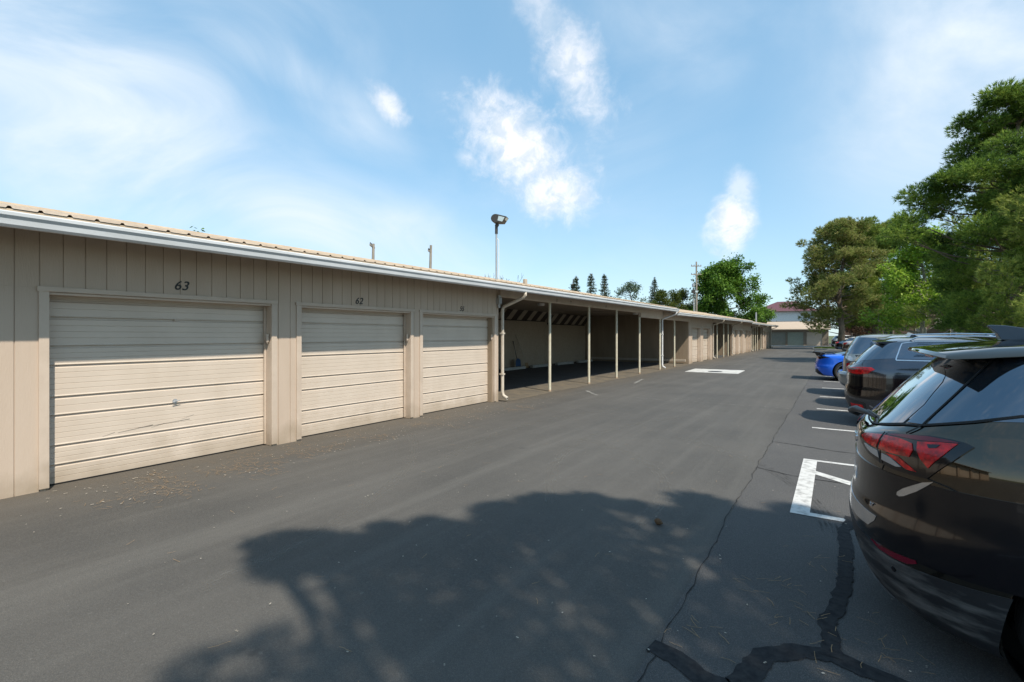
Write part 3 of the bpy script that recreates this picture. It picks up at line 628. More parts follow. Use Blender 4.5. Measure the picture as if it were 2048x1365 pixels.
# far garage block closing the lane
D = thing('garage_building', 'low garage block across the end of the lane with three doors facing the camera', 'garage', (0, 0, 0))
w = MB(); XS = [(-9.0, -6.85), (-6.55, -4.3), (-3.85, -1.7)]; YF = 92
ed = [-9.6]+[q for a in XS for q in a]+[-.9]
for a, b2 in zip(ed[::2], ed[1::2]): w.box((a, YF, 0), (b2, YF+.2, 2.2))
w.box((-9.6, YF, 2.201), (-.9, YF+.2, 2.8)); w.box((-9.6, YF+7, 0), (-.9, YF+7.2, 2.8)); w.box((-1.1, YF+.201, 0), (-.9, YF+6.999, 2.8)); w.box((-9.6, YF+.201, 0), (-9.4, YF+6.999, 2.8)); w.build('front_wall', mat('grey_tan_wall', (.22, .18, .14), .8), D)
for k, (a, b2) in enumerate(XS):
    d = MB(); P = door_prof(2.2); n = len(P)
    d.add([(a, YF+.12-q, z) for z, q in P]+[(b2, YF+.12-q, z) for z, q in P], [(i, n+i, n+i+1, i+1) for i in range(n-1)])
    o = d.build('garage_door', (mat('grey_door', (.27, .275, .24), .6), mat('sage_door', (.33, .36, .30), .6), M['door'])[k], D); o['label'] = ('grey garage door', 'pale sage garage door', 'tan garage door')[k]
r = MB(); r.add([(-9.9, YF-.7, 2.72), (-.6, YF-.7, 2.72), (-.6, YF+3.6, 4.05), (-9.9, YF+3.6, 4.05), (-9.9, YF+7.9, 2.72), (-.6, YF+7.9, 2.72)], [(0, 1, 2, 3), (3, 2, 5, 4)]); o = r.build('roof', mat('tan_far_roof', (.50, .40, .30), .6, c2=(.44, .34, .25)), D); so = o.modifiers.new('t', 'SOLIDIFY'); so.thickness = .12
g_ = MB(); g_.box((-9.9, YF-.80, 2.58), (-.6, YF-.70, 2.70)); g_.build('gutter', M['soffit'], D)
struct(sheet('lane_end', -30, 86, 5, 90.5, .003, mat('pale_concrete_strip', (.42, .41, .38), .9)))

# buildings behind
W = thing('house', 'white stucco building with a maroon hipped roof behind the far garages', 'house', (-9, 122, 0))
b = MB(); b.box((-6, 0, 0), (5.5, 12, 7.0)); b.build('wall', M['stucco'], W)
b = MB(); b.box((-6, -.05, 4.45), (5.5, -.003, 4.75)); b.build('cornice', M['bronze'], W)
b = MB(); b.box((5.505, 1.5, 0), (7.4, 12, 5.2)); b.build('annex_wall', mat('grey_stucco', (.42, .44, .46), .8), W)
b = MB(); b.add([(-6.8, -.8, 7.0), (6.3, -.8, 7.0), (6.3, 12.8, 7.0), (-6.8, 12.8, 7.0), (-2.2, 6, 9.5), (1.6, 6, 9.5)], [(0, 1, 5, 4), (1, 2, 5), (2, 3, 4, 5), (3, 0, 4), (0, 3, 2, 1)]); b.build('roof', M['redroof'], W)
R = thing('apartment_building', 'dark brown brick two-storey apartment building behind the pines', 'apartments', (0, 0, 0))
b = MB(); b.box((1.0, 106, 0), (60, 118, 7.6)); b.build('wall', M['brick'], R)
b = MB(); b.add([(.4, 105.2, 7.6), (61, 105.2, 7.6), (61, 119, 7.6), (.4, 119, 7.6), (5, 112, 10), (56, 112, 10)], [(0, 1, 5, 4), (1, 2, 5), (2, 3, 4, 5), (3, 0, 4), (0, 3, 2, 1)]); b.build('roof', mat('brown_shingles', (.12, .09, .075), .9), R)
for k in range(12):
    for z in (1.0, 4.3):
        x = 2.6+k*4.4; f = MB(); f.box((x, 105.93, z), (x+1.3, 106.0, z+1.9)); fo = f.build('window', M['winglass'], R)
        f = MB(); f.box((x-.1, 105.90, z-.14), (x+1.4, 105.999, z-.01)); f.box((x-.08, 105.91, z+1.905), (x+1.38, 105.999, z+2.0)); f.box((x-.08, 105.91, z), (x-.003, 105.999, z+1.9)); f.box((x+1.303, 105.91, z), (x+1.38, 105.999, z+1.9)); f.box((x+.62, 105.915, z), (x+.68, 105.929, z+1.9)); f.build('frame', M['board'], fo)
for k in range(6): b = MB(); b.box((4.9+k*8.8, 104.6, 3.5), (7.6+k*8.8, 105.99, 3.65)); b.box((4.9+k*8.8, 104.6, 3.64), (7.6+k*8.8, 104.66, 4.5)); b.build('balcony', M['board'], R)

# ------------------------------------------------------------------ poles
def floodlight(x, y, zb, zt, label):
    t = thing('floodlight_pole', label, 'floodlight', (x, y, zb), 0, 'floodlights on the garage roofs'); h = zt-zb
    p = MB(); p.tube([(0, 0, -.15), (0, 0, h-.42)], .035, 12); p.build('pole', M['steel'], t, smooth='auto')
    p = MB(); p.tube([(.07, .05, -.1), (.07, .05, h-.75), (.0, .0, h-.62)], .012, 8); p.build('conduit', M['white'], t)
    p = MB(); p.tube([(0, 0, h-.50), (0, 0, h-.22)], .055, 12); p.tube([(0, 0, h-.22), (.03, .03, h-.14)], .07, 10); p.build('bracket', M['bronze'], t, smooth='auto')
    # head: rounded back, flat glass face looking right and down
    hd = []; 
    for i in range(9): a = rad(80+i*22.5); hd.append((.17*math.cos(a), .16*math.sin(a)))
    hd += [(.30, -.13), (.42, .10)]
    rot = Matrix.Rotation(rad(20), 4, 'Z')@Matrix.Rotation(rad(8), 4, 'Y')
    def T(a, c_, w): return tuple(Vector((0, 0, h+.04))+rot@Vector((a, w, c_)))
    p = MB(); p.prism(hd, lambda a, c_: T(a, c_, -.17), lambda a, c_: T(a, c_, .17)); hh = p.build('lamp_head', M['bronze'], t, bevel=.015)
    p = MB(); p.prism([(.10, -.075), (.285, -.105), (.355, .06), (.12, .095)], lambda a, c_: T(a, c_, -.178), lambda a, c_: T(a, c_, -.171)); p.build('lens', M['lens'], hh)
    p = MB(); p.add([T(.312, -.105, -.14), T(.312, -.105, .14), T(.408, .075, .14), T(.408, .075, -.14)], [(0, 1, 2, 3)]); p.build('lens', M['lens'], hh)
floodlight(-10.4, 14.5, 3.72, 5.95, 'tall floodlight with a dark bronze head on the nearest garage roof')
floodlight(-10.4, 44.5, 3.75, 5.55, 'small floodlight on the roof of the second garage row, beside the utility pole')
vp = MB(); vp.tube([(-8.3, 68, 3.1), (-8.3, 68, 4.6)], .09, 10); o = vp.build('roof_pipe', M['steel'], None); tag(o, 'thin grey vent pipe standing on the farthest garage roof', 'vent pipe')
vb = MB(); vb.box((-9.85, 15.45, 3.5), (-9.73, 15.6, 3.84)); o = vb.build('roof_vent', M['board'], None, bevel=.02); tag(o, 'small tan box vent on the nearest roof, right of the tall floodlight', 'roof vent')
def utility_pole(x, y, h, arms, label, lean=0, L=2.4, ang=0):
    t = thing('utility_pole', label, 'utility pole', (x, y, 0), 0, 'wooden utility poles')
    p = MB(); p.tube([(0, 0, -.2), (lean*.5, 0, h*.6), (lean, 0, h)], [.17, .14, .11], 12); p.build('pole', M['pole'], t, smooth='auto')
    for z in arms:
        p = MB(); ax = Vector((math.cos(ang), math.sin(ang), 0)); c0 = Vector((lean*z/h, -.12, z)); p.beam(c0-ax*L/2, c0+ax*L/2, .11, .13); a = p.build('crossarm', M['pole'], t)
        for s_ in (-.46, -.2, .2, .46): q = MB(); cc = c0+ax*L*s_; q.tube([cc+Vector((0, 0, .06)), cc+Vector((0, 0, .24))], [.05, .03], 8); q.build('insulator', M['bronze'], a)
    return t
t = utility_pole(-18, 78.7, 13.2, (12.5, 11.2), 'tall wooden utility pole with two crossarms beside the maple', 0, 1.6, TH)
q = MB(); q.lathe([(0, .5), (.2, .48), (.22, 0), (0, -.02)], (-.42, -.1, 9.3), 'z', 12); q.tube([(-.3, -.15, 8.2), (-.5, -.15, 10.4)], .02, 5); q.tube([(.3, 0, 10.6), (.25, .1, 9.8), (.5, 0, 9.4)], .03, 5); q.build('transformer', M['steel'], t)
utility_pole(-34, 28.5, 9.75, (9.5,), 'left one of two short distant pole tops above the garage roof', .25, 1.5, 2.2)
utility_pole(-32, 33.6, 10.2, (9.6,), 'right one of two short distant pole tops above the garage roof', .3, .9, 2.0)
# ------------------------------------------------------------------ trees
def tufts(rg, cl, kind, size, per, width, droop=0.):
    # cl: list of (centre, radii, n); returns the vertices of loose leaf faces
    out = []
    for c, r, n in cl:
        c = np.array(c); r = np.array(r)
        d = rg.normal(0, 1, (n, 3)); d /= np.linalg.norm(d, axis=1)[:, None]; rad_ = rg.uniform(0, 1, n)**(.42)
        p = c+d*rad_[:, None]*r
        if kind == 'needle':
            o = d*np.array((1, 1, .6))+np.array((0, 0, .45)); o /= np.linalg.norm(o, axis=1)[:, None]
            pp = np.repeat(p, per, 0); oo = np.repeat(o, per, 0)+rg.normal(0, .55, (n*per, 3)); oo[:, 2] -= droop
            oo /= np.linalg.norm(oo, axis=1)[:, None]; L = size*rg.uniform(.7, 1.25, (n*per, 1))
            s = np.cross(oo, rg.normal(0, 1, (n*per, 3))); s /= np.linalg.norm(s, axis=1)[:, None]
            pp = pp-oo*L*.15
            out.append(np.stack([pp-s*width*.5, pp+s*width*.5, pp+oo*L+s*width*.12], 1).reshape(-1, 3))
        else:
            k = n*per; pp = np.repeat(p, per, 0)+rg.normal(0, size*1.3, (k, 3)); nn = rg.normal(0, .75, (k, 3))+np.array((0, 0, .7)); nn /= np.linalg.norm(nn, axis=1)[:, None]
            a = np.cross(nn, rg.normal(0, 1, (k, 3))); a /= np.linalg.norm(a, axis=1)[:, None]; b = np.cross(nn, a); L = size*rg.uniform(.6, 1.2, (k, 1))
            out.append(np.stack([pp-a*L, pp-b*L*.55, pp+a*L, pp+b*L*.55], 1).reshape(-1, 3))
    return np.concatenate(out, 0)
def tree(name, label, cat, x, y, h, tr, clumps, m, bark, kind='needle', size=.28, per=9, width=.03, seed=1, group=None, z0=0., bend=.3, limb=.07, dens=1.):
    rnd = random.Random(seed); rg = np.random.default_rng(seed)
    t = thing(name, label, cat, (x, y, z0), 0, group)
    pts = [Vector((0, 0, -.15))]; n = 7
    for i in range(1, n+1): pts.append(Vector((bend*math.sin(i*1.3+seed)*i/n, bend*math.cos(i*.9+seed)*i/n, h*i/n)))
    b = MB(); b.tube(pts, [tr*1.25]+[tr*(1-.80*i/n) for i in range(1, n+1)], 12)
    def at(z):
        z = max(.2, min(z, h*.98)); f = z/h*n; i = min(int(f), n-1); return pts[i].lerp(pts[i+1], f-i) if i > 0 else pts[0].lerp(pts[1], f)
    for c, r, k in clumps:
        c = Vector(c); d = math.hypot(c.x, c.y); zb = c.z-d*rnd.uniform(.15, .5)-r[2]*.4; a = at(zb)
        mid = a.lerp(c, .55)+Vector((rnd.uniform(-.2, .2), rnd.uniform(-.2, .2), -d*.08)); q = limb*(.6+.4*rnd.random())*(1 if d > 1 else .6)
        b.tube([a, mid, c], [q, q*.6, q*.25], 6, cap=False)
        for j in range(3):
            e = c+Vector((rnd.uniform(-1, 1)*r[0], rnd.uniform(-1, 1)*r[1], rnd.uniform(-.3, .9)*r[2]))*.8; b.tube([mid.lerp(c, .4+.3*j), e], [q*.35, q*.12], 5, cap=False)
    b.build('trunk', bark, t, smooth=True)
    if kind: npmesh('crown', tufts(rg, [(c, r, max(4, int(k*dens))) for c, r, k in clumps], kind, size, per, width), 3 if kind == 'needle' else 4, m, t)
    return t
def cloud(rnd, n, prof, rc, k, flat=.55, inner=.35, ax=1., ay=1., off=(0, 0)):
    # clumps around an axis; prof(z) = crown radius at height z (z in prof range)
    out = []
    z0, z1, f = prof
    for i in range(n):
        z = z0+(z1-z0)*rnd.random()**.9; R = f((z-z0)/(z1-z0)); a = rnd.uniform(0, 2*PI); q = R*(inner+(1-inner)*rnd.random()**.6)*(1+.24*math.sin(3*a+z*1.3)+.17*math.sin(5*a-z*2.1)+.12*math.sin(z*2.7))
        r = rc*rnd.uniform(.65, 1.3); out.append(((off[0]+q*math.cos(a)*ax, off[1]+q*math.sin(a)*ay, z), (r, r, r*flat), int(k*r*r)))
    return out
PINE = leafmat('pine_needles', [(.020, .05, .012), (.085, .16, .028), (.22, .33, .05), (.34, .42, .08)], .75, .42)
PINEB = leafmat('pine_needles_browning', [(.03, .06, .014), (.13, .19, .036), (.26, .31, .07), (.38, .31, .14), (.28, .36, .07)], .6, .35)
PINEC = leafmat('pine_needles_yellowing', [(.028, .06, .012), (.13, .20, .034), (.28, .35, .06), (.36, .38, .09)], .55, .42)
SPR = leafmat('spruce_needles', [(.02, .040, .022), (.05, .08, .04), (.10, .13, .07)], .9, .2)
ARB = leafmat('arborvitae_leaves', [(.03, .055, .010), (.09, .13, .02), (.18, .20, .04)], .8, .25)
MAP = leafmat('maple_leaves', [(.03, .08, .010), (.09, .19, .02), (.19, .32, .04)], .6, .4)
LIM = leafmat('lime_leaves', [(.08, .17, .016), (.22, .36, .035), (.38, .50, .07)], .7, .45)
WIL = leafmat('bluish_leaves', [(.05, .09, .05), (.12, .18, .11), (.20, .27, .18)], .9, .35)

rnd = random.Random(11)
# foreground pine to the right, out of frame: casts the shade across the asphalt
def unshadow(x, y, h): return (x+h/1.35, y-.45*h/1.35, h)
sc_ = []
for (x, y, h, r) in ((-.9, 3.9, 6.6, .95), (-2.1, 3.6, 6.8, .72), (-1.6, 2.9, 6.9, .9), (-2.5, 3.0, 7.1, .55), (-.3, 4.5, 6.2, .8), (.5, 4.55, 6.6, .95), (-.9, 4.7, 6.4, .55), (-2.45, 3.75, 6.7, .28),
                     (-2.9, 2.35, 7.4, .38), (-3.4, 2.25, 7.5, .24), (-2.2, 2.3, 7.2, .6), (-.4, 2.9, 6.8, 1.0), (.6, 3.4, 7.0, 1.1), (1.6, 4.2, 7.0, 1.1), (-1.75, 1.75, 7.5, .6), (-2.25, 1.2, 7.8, .55),
                     (-.9, 1.8, 7.4, .8), (-.1, 1.9, 7.8, .9), (-2.0, .5, 8.2, .7), (-1.0, .8, 8.2, 1.0), (.1, .7, 8.4, 1.2), (1.2, 2.2, 8.0, 1.3), (1.4, .8, 8.8, 1.3), (.4, -.4, 9.4, 1.2), (-.9, -.5, 9.2, 1.1), (2.3, 3.3, 7.6, 1.2),
                     (2.4, 1.8, 8.4, 1.3), (2.6, .4, 9.6, 1.2), (1.4, -.8, 10.4, 1.2), (3.4, 2.6, 7.6, 1.2), (2.4, -1.0, 11.0, 1.1), (3.2, 4.2, 7.2, .9)):
    X, Y, Z = unshadow(x, y, h)
    sc_.append(((X-6.2, Y+1.6, Z), (r*.9, r*.9, r*.55), int(300*r*r+40)))
re_ = random.Random(77); bd = [(-3.75, 2.15), (-3.3, 2.75), (-2.85, 3.6), (-2.35, 4.35), (-1.6, 4.95), (-.8, 5.3), (.2, 5.42)]
for i in range(34):
    k = re_.random()*5.99; a, b = bd[int(k)], bd[int(k)+1]; f = k-int(k); h = 6.3+re_.random()*1.2; r = re_.uniform(.09, .23); inn = re_.uniform(-.02, .34)
    X, Y, Z = unshadow(a[0]+(b[0]-a[0])*f+inn, a[1]+(b[1]-a[1])*f-inn, h); sc_.append(((X-6.2, Y+1.6, Z), (r*1.3, r, r*.8), int(60+500*r*r)))
tree('pine_tree', 'large dark pine to the right of the black car, its branches shading the near asphalt', 'tree', 6.2, -1.6, 12.2, .26, sc_, PINE, M['bark'], size=.20, per=12, width=.030, seed=21)
# tall dark pine at the right edge
def fC(t): return 4.5*(1-max(0, t-.35)/.65*.66)
cl = cloud(rnd, 135, (2.2, 14.2, fC), .95, 230, .52, .30)+[((-4.5, .5, 8.0), (1.1, 1.1, .5), 150), ((-4.8, 0, 7.3), (.8, .8, .4), 80), ((-2.2, 0, 3.4), (1.2, 1.2, .8), 160), ((-1.6, .8, 2.6), (1.2, 1.2, .7), 150), ((.5, 0, 13.6), (1, 1, .8), 110), ((-1.2, 0, 12.2), (.9, .9, .6), 90)]
cl = [q for q in cl if not (q[0][0]+.25*q[0][1] < -2.9 and q[0][2] < 6.6)]
tree('pine_tree', 'tallest dark green pine at the right edge behind the parked cars', 'tree', 7.9, 36, 14.4, .30, cl, PINE, M['bark'], size=.27, per=11, width=.034, seed=5, group='pines behind the parked cars')
cl = cloud(rnd, 60, (1.8, 9.6, lambda t: 3.6*(1-t*t*.8)), 1.0, 190, .66, .3)
tree('pine_tree', 'lighter green pine half cut off by the right edge, in front of the tallest pine', 'tree', 9.0, 30.5, 9.6, .22, cl, PINEC, M['bark'], size=.24, per=11, width=.030, seed=6, group='pines behind the parked cars')
cl = cloud(rnd, 110, (1.8, 12.6, lambda t: 5.0*(1-t*t*.75)), 1.05, 150, .7, .3)
tree('pine_tree', 'full green pine filling the gap behind the tallest pine at the right edge', 'tree', 10.2, 45, 12.6, .28, cl, PINEC, M['bark'], size=.30, per=10, width=.042, seed=16, group='pines behind the parked cars')
# the pine on the island, and the one beside it
def fA(t): return 5.2*(.62+.9*t-1.25*t*t)+.2
cl = cloud(rnd, 128, (3.8, 15.0, fA), .95, 175, .72, .25)
cl += [((-4.6, 0, 6.0), (1.2, 1.0, .4), 70), ((-5.6, .2, 5.3), (1.0, .8, .35), 90), ((-3.4, -.3, 5.2), (1.2, 1, .5), 160), ((-3.2, -1, 3.6), (1.2, 1, .8), 180), ((-2.4, -1, 2.6), (1.1, 1, .9), 180), ((-1.8, -1, 3.8), (1.1, 1, .9), 180), ((2.2, 0, 4.2), (1.3, 1.2, .7), 160), ((-4.9, 0, 8.3), (.9, .9, .5), 60)]
tree('pine_tree', 'browning pine with an open crown on the grass island at the end of the lane', 'tree', .6, 70, 14.6, .36, cl, PINEB, M['bark'], size=.34, per=8, width=.062, seed=7, group='pines behind the parked cars', z0=.15, bend=.5)
cl = cloud(rnd, 150, (3.0, 17.0, lambda t: 6.2*(.62+.9*t-1.25*t*t)+.3), 1.05, 160, .70, .25)
tree('pine_tree', 'yellow-brown pine between the island pine and the bright green lime tree', 'tree', 4.6, 82, 16.6, .40, cl, PINEC, M['bark'], size=.38, per=8, width=.070, seed=8, group='pines behind the parked cars')
cl = cloud(rnd, 85, (2.6, 10.8, lambda t: 3.9*(.7+.7*t-1.15*t*t)), .85, 90, .8, .3)
cl += [((-3.6, 0, 3.4), (.9, .9, .9), 70), ((-2.6, 1, 2.6), (.8, .8, .7), 60), ((2.8, 0, 2.8), (.9, .9, .8), 70)]
tree('lime_tree', 'bright yellow-green broadleaf tree with a pale trunk beside the dark pine', 'tree', 6.4, 55, 10.2, .22, cl, LIM, M['palebark'], 'leaf', .13, 4, seed=9)
cl = cloud(rnd, 22, (1.5, 5.6, lambda t: 2.4*(1-t*.6)), .9, 80, .7, .3)
tree('bush_tree', 'low dark reddish-brown tree under the pines in front of the brick apartments', 'tree', 3.6, 92, 5.6, .14, cl, leafmat('bronze_leaves', [(.02, .015, .008), (.07, .035, .02), (.12, .07, .03)], .8), M['bark'], 'leaf', .14, 4, seed=31)
cl = cloud(rnd, 30, (.6, 5.5, lambda t: 3.0*(1-t*.5)), 1.0, 80, .8, .3)
tree('bush_tree', 'dark green leafy tree low behind the roof of the black car', 'tree', 12.5, 62, 5.6, .14, cl, MAP, M['bark'], 'leaf', .12, 4, seed=32)
# left background
cl = cloud(rnd, 84, (3.6, 12.8, lambda t: 5.6*(.78+.75*t-1.25*t*t)), 1.15, 85, .75, .3)+[((2.2, 0, 13.9), (1.1, 1.1, .9), 80), ((3.8, 0, 12.8), (1.2, 1.2, .6), 80), ((.4, 0, 13.6), (.8, .8, .8), 50), ((-4.4, 0, 5.0), (1.5, 1.5, 1.1), 120), ((4.8, 0, 10.8), (1, 1, .5), 50), ((4.6, 0, 7.8), (1.1, 1.1, .8), 60)]
tree('maple_tree', 'big green maple with an uneven crown behind the second garage roof', 'tree', -15.6, 86, 13.6, .34, cl, MAP, M['bark'], 'leaf', .20, 4, seed=12)
cl = cloud(rnd, 22, (2.0, 6.8, lambda t: 3.0*(1-.5*t)), 1.1, 70, .8, .2)
tree('maple_tree', 'low green tree tucked between the maple and the white stucco house', 'tree', -10.8, 100, 6.4, .16, cl, MAP, M['bark'], 'leaf', .20, 4, seed=13)
def spruce(x, y, h, R, label, seed, m=None, top=0., k=1., sz=.26):
    r_ = random.Random(seed); cl = []; z = h*.12
    while z < h-.25:
        t_ = (z-h*.12)/(h*.88); rr_ = R*(1-t_)**.85; nb = max(3, int(rr_*5))
        for i in range(nb):
            a = 2*PI*(i+r_.random()*.7)/nb; q = rr_*r_.uniform(.75, 1.08)
            for s_ in (.45, .8):
                cl.append(((q*s_*math.cos(a), q*s_*math.sin(a), z-q*s_*.18), (.22+q*.20, .22+q*.20, .12+q*.05), int(k*(5+9*rr_))))
        z += .30+.26*(1-t_)
    cl.append(((0, 0, h-.15), (.08, .08, .3), 10))
    tree('spruce_tree', label, 'tree', x, y, h, .16, cl, m or SPR, M['bark'], size=sz, per=6, width=.05, seed=seed, group='conifers behind the first garage roof', limb=.02, bend=.05)
spruce(-25, 50, 8.0, 1.3, 'smallest narrow spruce tip at the left of the conifers above the garage roof', 41)
spruce(-25.5, 51.8, 8.6, 1.5, 'slim spruce second from the left above the garage roof', 42)
spruce(-25, 54.9, 9.3, 1.9, 'bluish spruce, third of the spruces above the garage roof', 43)
spruce(-25, 59, 9.6, 2.2, 'pointed spruce directly left of the rounded bluish tree', 44)
spruce(-25, 80, 11.2, 2.8, 'tall spruce to the right of the rounded bluish tree', 45, k=.8, sz=.34)
cl = cloud(rnd, 46, (4.0, 9.4, lambda t: 3.0*(.8+.6*t-1.15*t*t)), .62, 90, .8, .2)
tree('ash_tree', 'rounded airy bluish-green tree between two spruces', 'tree', -25, 68.6, 9.2, .2, cl, WIL, M['bark'], 'leaf', .12, 3, seed=46)
for k, (x, y, h, R, lab) in enumerate(((-23, 77.5, 8.3, 2.4, 'yellow-green bushy conifer below the tall spruce'), (-22.4, 81, 8.9, 2.2, 'rounded arborvitae right of the tall spruce'), (-22, 86, 9.4, 2.4, 'rounded arborvitae left of the roof floodlight'), (-21, 90, 8.3, 2.2, 'low arborvitae behind the utility pole'))):
    cl = cloud(rnd, 34, (1.5, h, lambda t, R=R: R*(1-t**2.2)+.15), .8, 170, .95, .3)
    tree('arborvitae', lab, 'tree', x, y, h-.3, .14, cl, ARB, M['bark'], size=.30, per=7, width=.06, seed=50+k, group='conifers behind the first garage roof', limb=.02)
# bare branches behind the roof
bt = thing('bare_tree', 'leafless twiggy treetop poking above the roof beside the tall floodlight', 'tree', (-22, 31.6, 0)); b = MB(); r_ = random.Random(9)
b.tube([(0, 0, 0), (.1, 0, 3), (0, 0, 5.0)], [.16, .12, .08], 8)
def twig(p, d, L, r, k):
    q = p+d*L; b.tube([p, p.lerp(q, .5)+Vector((r_.uniform(-.05, .05), r_.uniform(-.05, .05), .03))*L, q], [r, r*.8, r*.6], 5, cap=False)
    if k:
        for j in range(r_.choice((2, 3))): twig(q, (d+Vector((r_.uniform(-.7, .7), r_.uniform(-.7, .7), r_.uniform(-.15, .4)))).normalized(), L*r_.uniform(.6, .85), r*.62, k-1)
for j in range(6): a = j*1.05; twig(Vector((0, 0, 4.6)), Vector((math.cos(a)*.9, math.sin(a)*.9, .55)).normalized(), 1.0, .05, 3)
b.build('trunk', M['bark'], bt)
# trees behind the camera, seen only as reflections and shade
for k, (x, y) in enumerate(((9, -13), (2, -26))):
    cl = cloud(rnd, 26, (2, 9.5, lambda t: 3.6*(1-.6*t)), 1.2, 50, .6, .3)
    tree('pine_tree', ('pine standing behind the camera beside the row of stalls', 'pine standing far behind the camera across the lane end')[k], 'tree', x, y, 9.8, .25, cl, PINE, M['bark'], size=.4, per=6, width=.06, seed=60+k)
# tiny sprig showing over the roof edge at the left
sp_ = tree('tree_top', 'tiny green tree tip just showing over the roof edge above door 63', 'tree', -27, 11.6, 6.6, .1, [((0, 0, 6.62), (.22, .22, .42), 34), ((.2, .3, 5.8), (.9, .9, .5), 80)], MAP, M['bark'], 'leaf', .10, 3, seed=70)
# ------------------------------------------------------------------ cars
# ring = (zr, zs, zf, w, xr, xf, ar, nr, af, nf)
def cat(K, v):
    n = len(K); i = min(int(math.floor(v)), n-2); i = max(i, 0); t = v-i
    p1 = K[i]; p2 = K[i+1]; p0 = K[i-1] if i > 0 else 2*p1-p2; p3 = K[i+2] if i+2 < n else 2*p2-p1
    m1 = (p2-p0)*.5; m2 = (p3-p1)*.5
    # limit overshoot
    d = p2-p1
    m1 = np.where(np.sign(m1) != np.sign(d), 0, np.sign(m1)*np.minimum(abs(m1), 2.2*abs(d)))
    m2 = np.where(np.sign(m2) != np.sign(d), 0, np.sign(m2)*np.minimum(abs(m2), 2.2*abs(d)))
    t2, t3 = t*t, t*t*t
    return (2*t3-3*t2+1)*p1 + (t3-2*t2+t)*m1 + (-2*t3+3*t2)*p2 + (t3-t2)*m2
def S(K, u, v):
    p = cat(K, v); zr, zs, zf, w, xr, xf, ar, nr, af, nf = p
    sg = 1
    if u < 0: u = -u; sg = -1
    if u <= .4:
        f = u/.4*math.pi/2; cx, cy = math.cos(f), math.sin(f); k = (abs(cx)**nr+abs(cy)**nr)**(-1/nr)
        return np.array((xr+ar-ar*cx*k, sg*w*cy*k, zs+(zr-zs)*cx*cx))
    if u >= .7:
        f = (1-u)/.3*math.pi/2; cx, cy = math.cos(f), math.sin(f); k = (abs(cx)**nf+abs(cy)**nf)**(-1/nf)
        return np.array((xf-af+af*cx*k, sg*w*cy*k, zs+(zf-zs)*cx*cx))
    t = (u-.4)/.3
    return np.array((xr+ar+(xf-af-xr-ar)*t, sg*w, zs))
def SN(K, u, v):
    e = 1e-3; v0 = max(v-e, 0); v1 = min(v+e, len(K)-1)
    a = S(K, u+e, v)-S(K, u-e, v); b = S(K, u, v1)-S(K, u, v0)
    n = np.cross(a, b); L = np.linalg.norm(n)
    n = n/L if L > 1e-12 else np.array((0, 0, 1.))
    q = S(K, u, v)
    if n[2]*.3+np.dot(n[:2], q[:2]-np.array((2.3, 0))) < 0: n = -n
    return n
HERO = np.array([
 # zr   zs    zf   w    xr   xf   ar   nr  af  nf
 (.21, .19, .24, .80, .40, 4.40, .8, 2.6, .9, 2.6),
 (.24, .20, .25, .885, .13, 4.56, .8, 2.6, .9, 2.6),
 (.38, .34, .36, .915, .04, 4.63, .8, 2.5, .9, 2.6),
 (.56, .54, .50, .925, .00, 4.65, .8, 2.5, .9, 2.6),
 (.69, .69, .64, .926, .012, 4.65, .8, 2.5, .9, 2.6),
 (.76, .77, .72, .926, .030, 4.64, .8, 2.5, .9, 2.5),
 (.91, .91, .84, .921, .035, 4.60, .8, 2.5, .9, 2.4),
 (1.06, 1.07, .96, .91, .035, 4.42, .8, 2.5, .9, 2.3),
 (1.12, 1.20, 1.03, .87, .075, 3.75, .75, 2.6, .9, 2.2),
 (1.15, 1.27, 1.08, .84, .12, 3.40, .7, 2.7, .6, 2.6),
 (1.37, 1.42, 1.34, .775, .30, 2.95, .6, 2.8, .5, 2.8),
 (1.55, 1.555, 1.54, .70, .47, 2.45, .5, 3.0, .4, 3.0),
 (1.60, 1.605, 1.59, .65, .54, 2.25, .5, 3.0, .4, 3.0),
 (1.648, 1.652, 1.62, .500, .66, 2.05, .5, 3.0, .4, 3.0),
 (1.680, 1.686, 1.65, .300, .78, 1.9, .5, 2.6, .4, 2.6),
 (1.688, 1.695, 1.66, .0, .95, 1.8, .5, 2.6, .4, 2.6)])
def K_(rows): return np.array(rows, dtype=float)
def grid(K, nu, nv):
    us = np.concatenate([np.linspace(0, .4, int(nu*.42), endpoint=False), np.linspace(.4, .7, int(nu*.30), endpoint=False), np.linspace(.7, 1, int(nu*.28)+1)])
    vs = np.linspace(0, len(K)-1, nv)
    return us, vs
def u_at_x(K, x, v):
    a, b = 0., 1.
    for _ in range(30):
        m_ = (a+b)/2
        if S(K, m_, v)[0] < x: a = m_
        else: b = m_
    return -(a+b)/2
def u_at_y(K, y, v):
    # rear corner, y = -|y| towards the near side
    a, b = 0., .4; s = -1 if y < 0 else 1
    for _ in range(30):
        m_ = (a+b)/2
        if S(K, m_, v)[1] < abs(y): a = m_
        else: b = m_
    return s*(a+b)/2
def uf_at_y(K, y, v):
    a, b = .7, 1.; s = -1 if y < 0 else 1
    for _ in range(30):
        m_ = (a+b)/2
        if S(K, m_, v)[1] > abs(y): a = m_
        else: b = m_
    return s*(a+b)/2
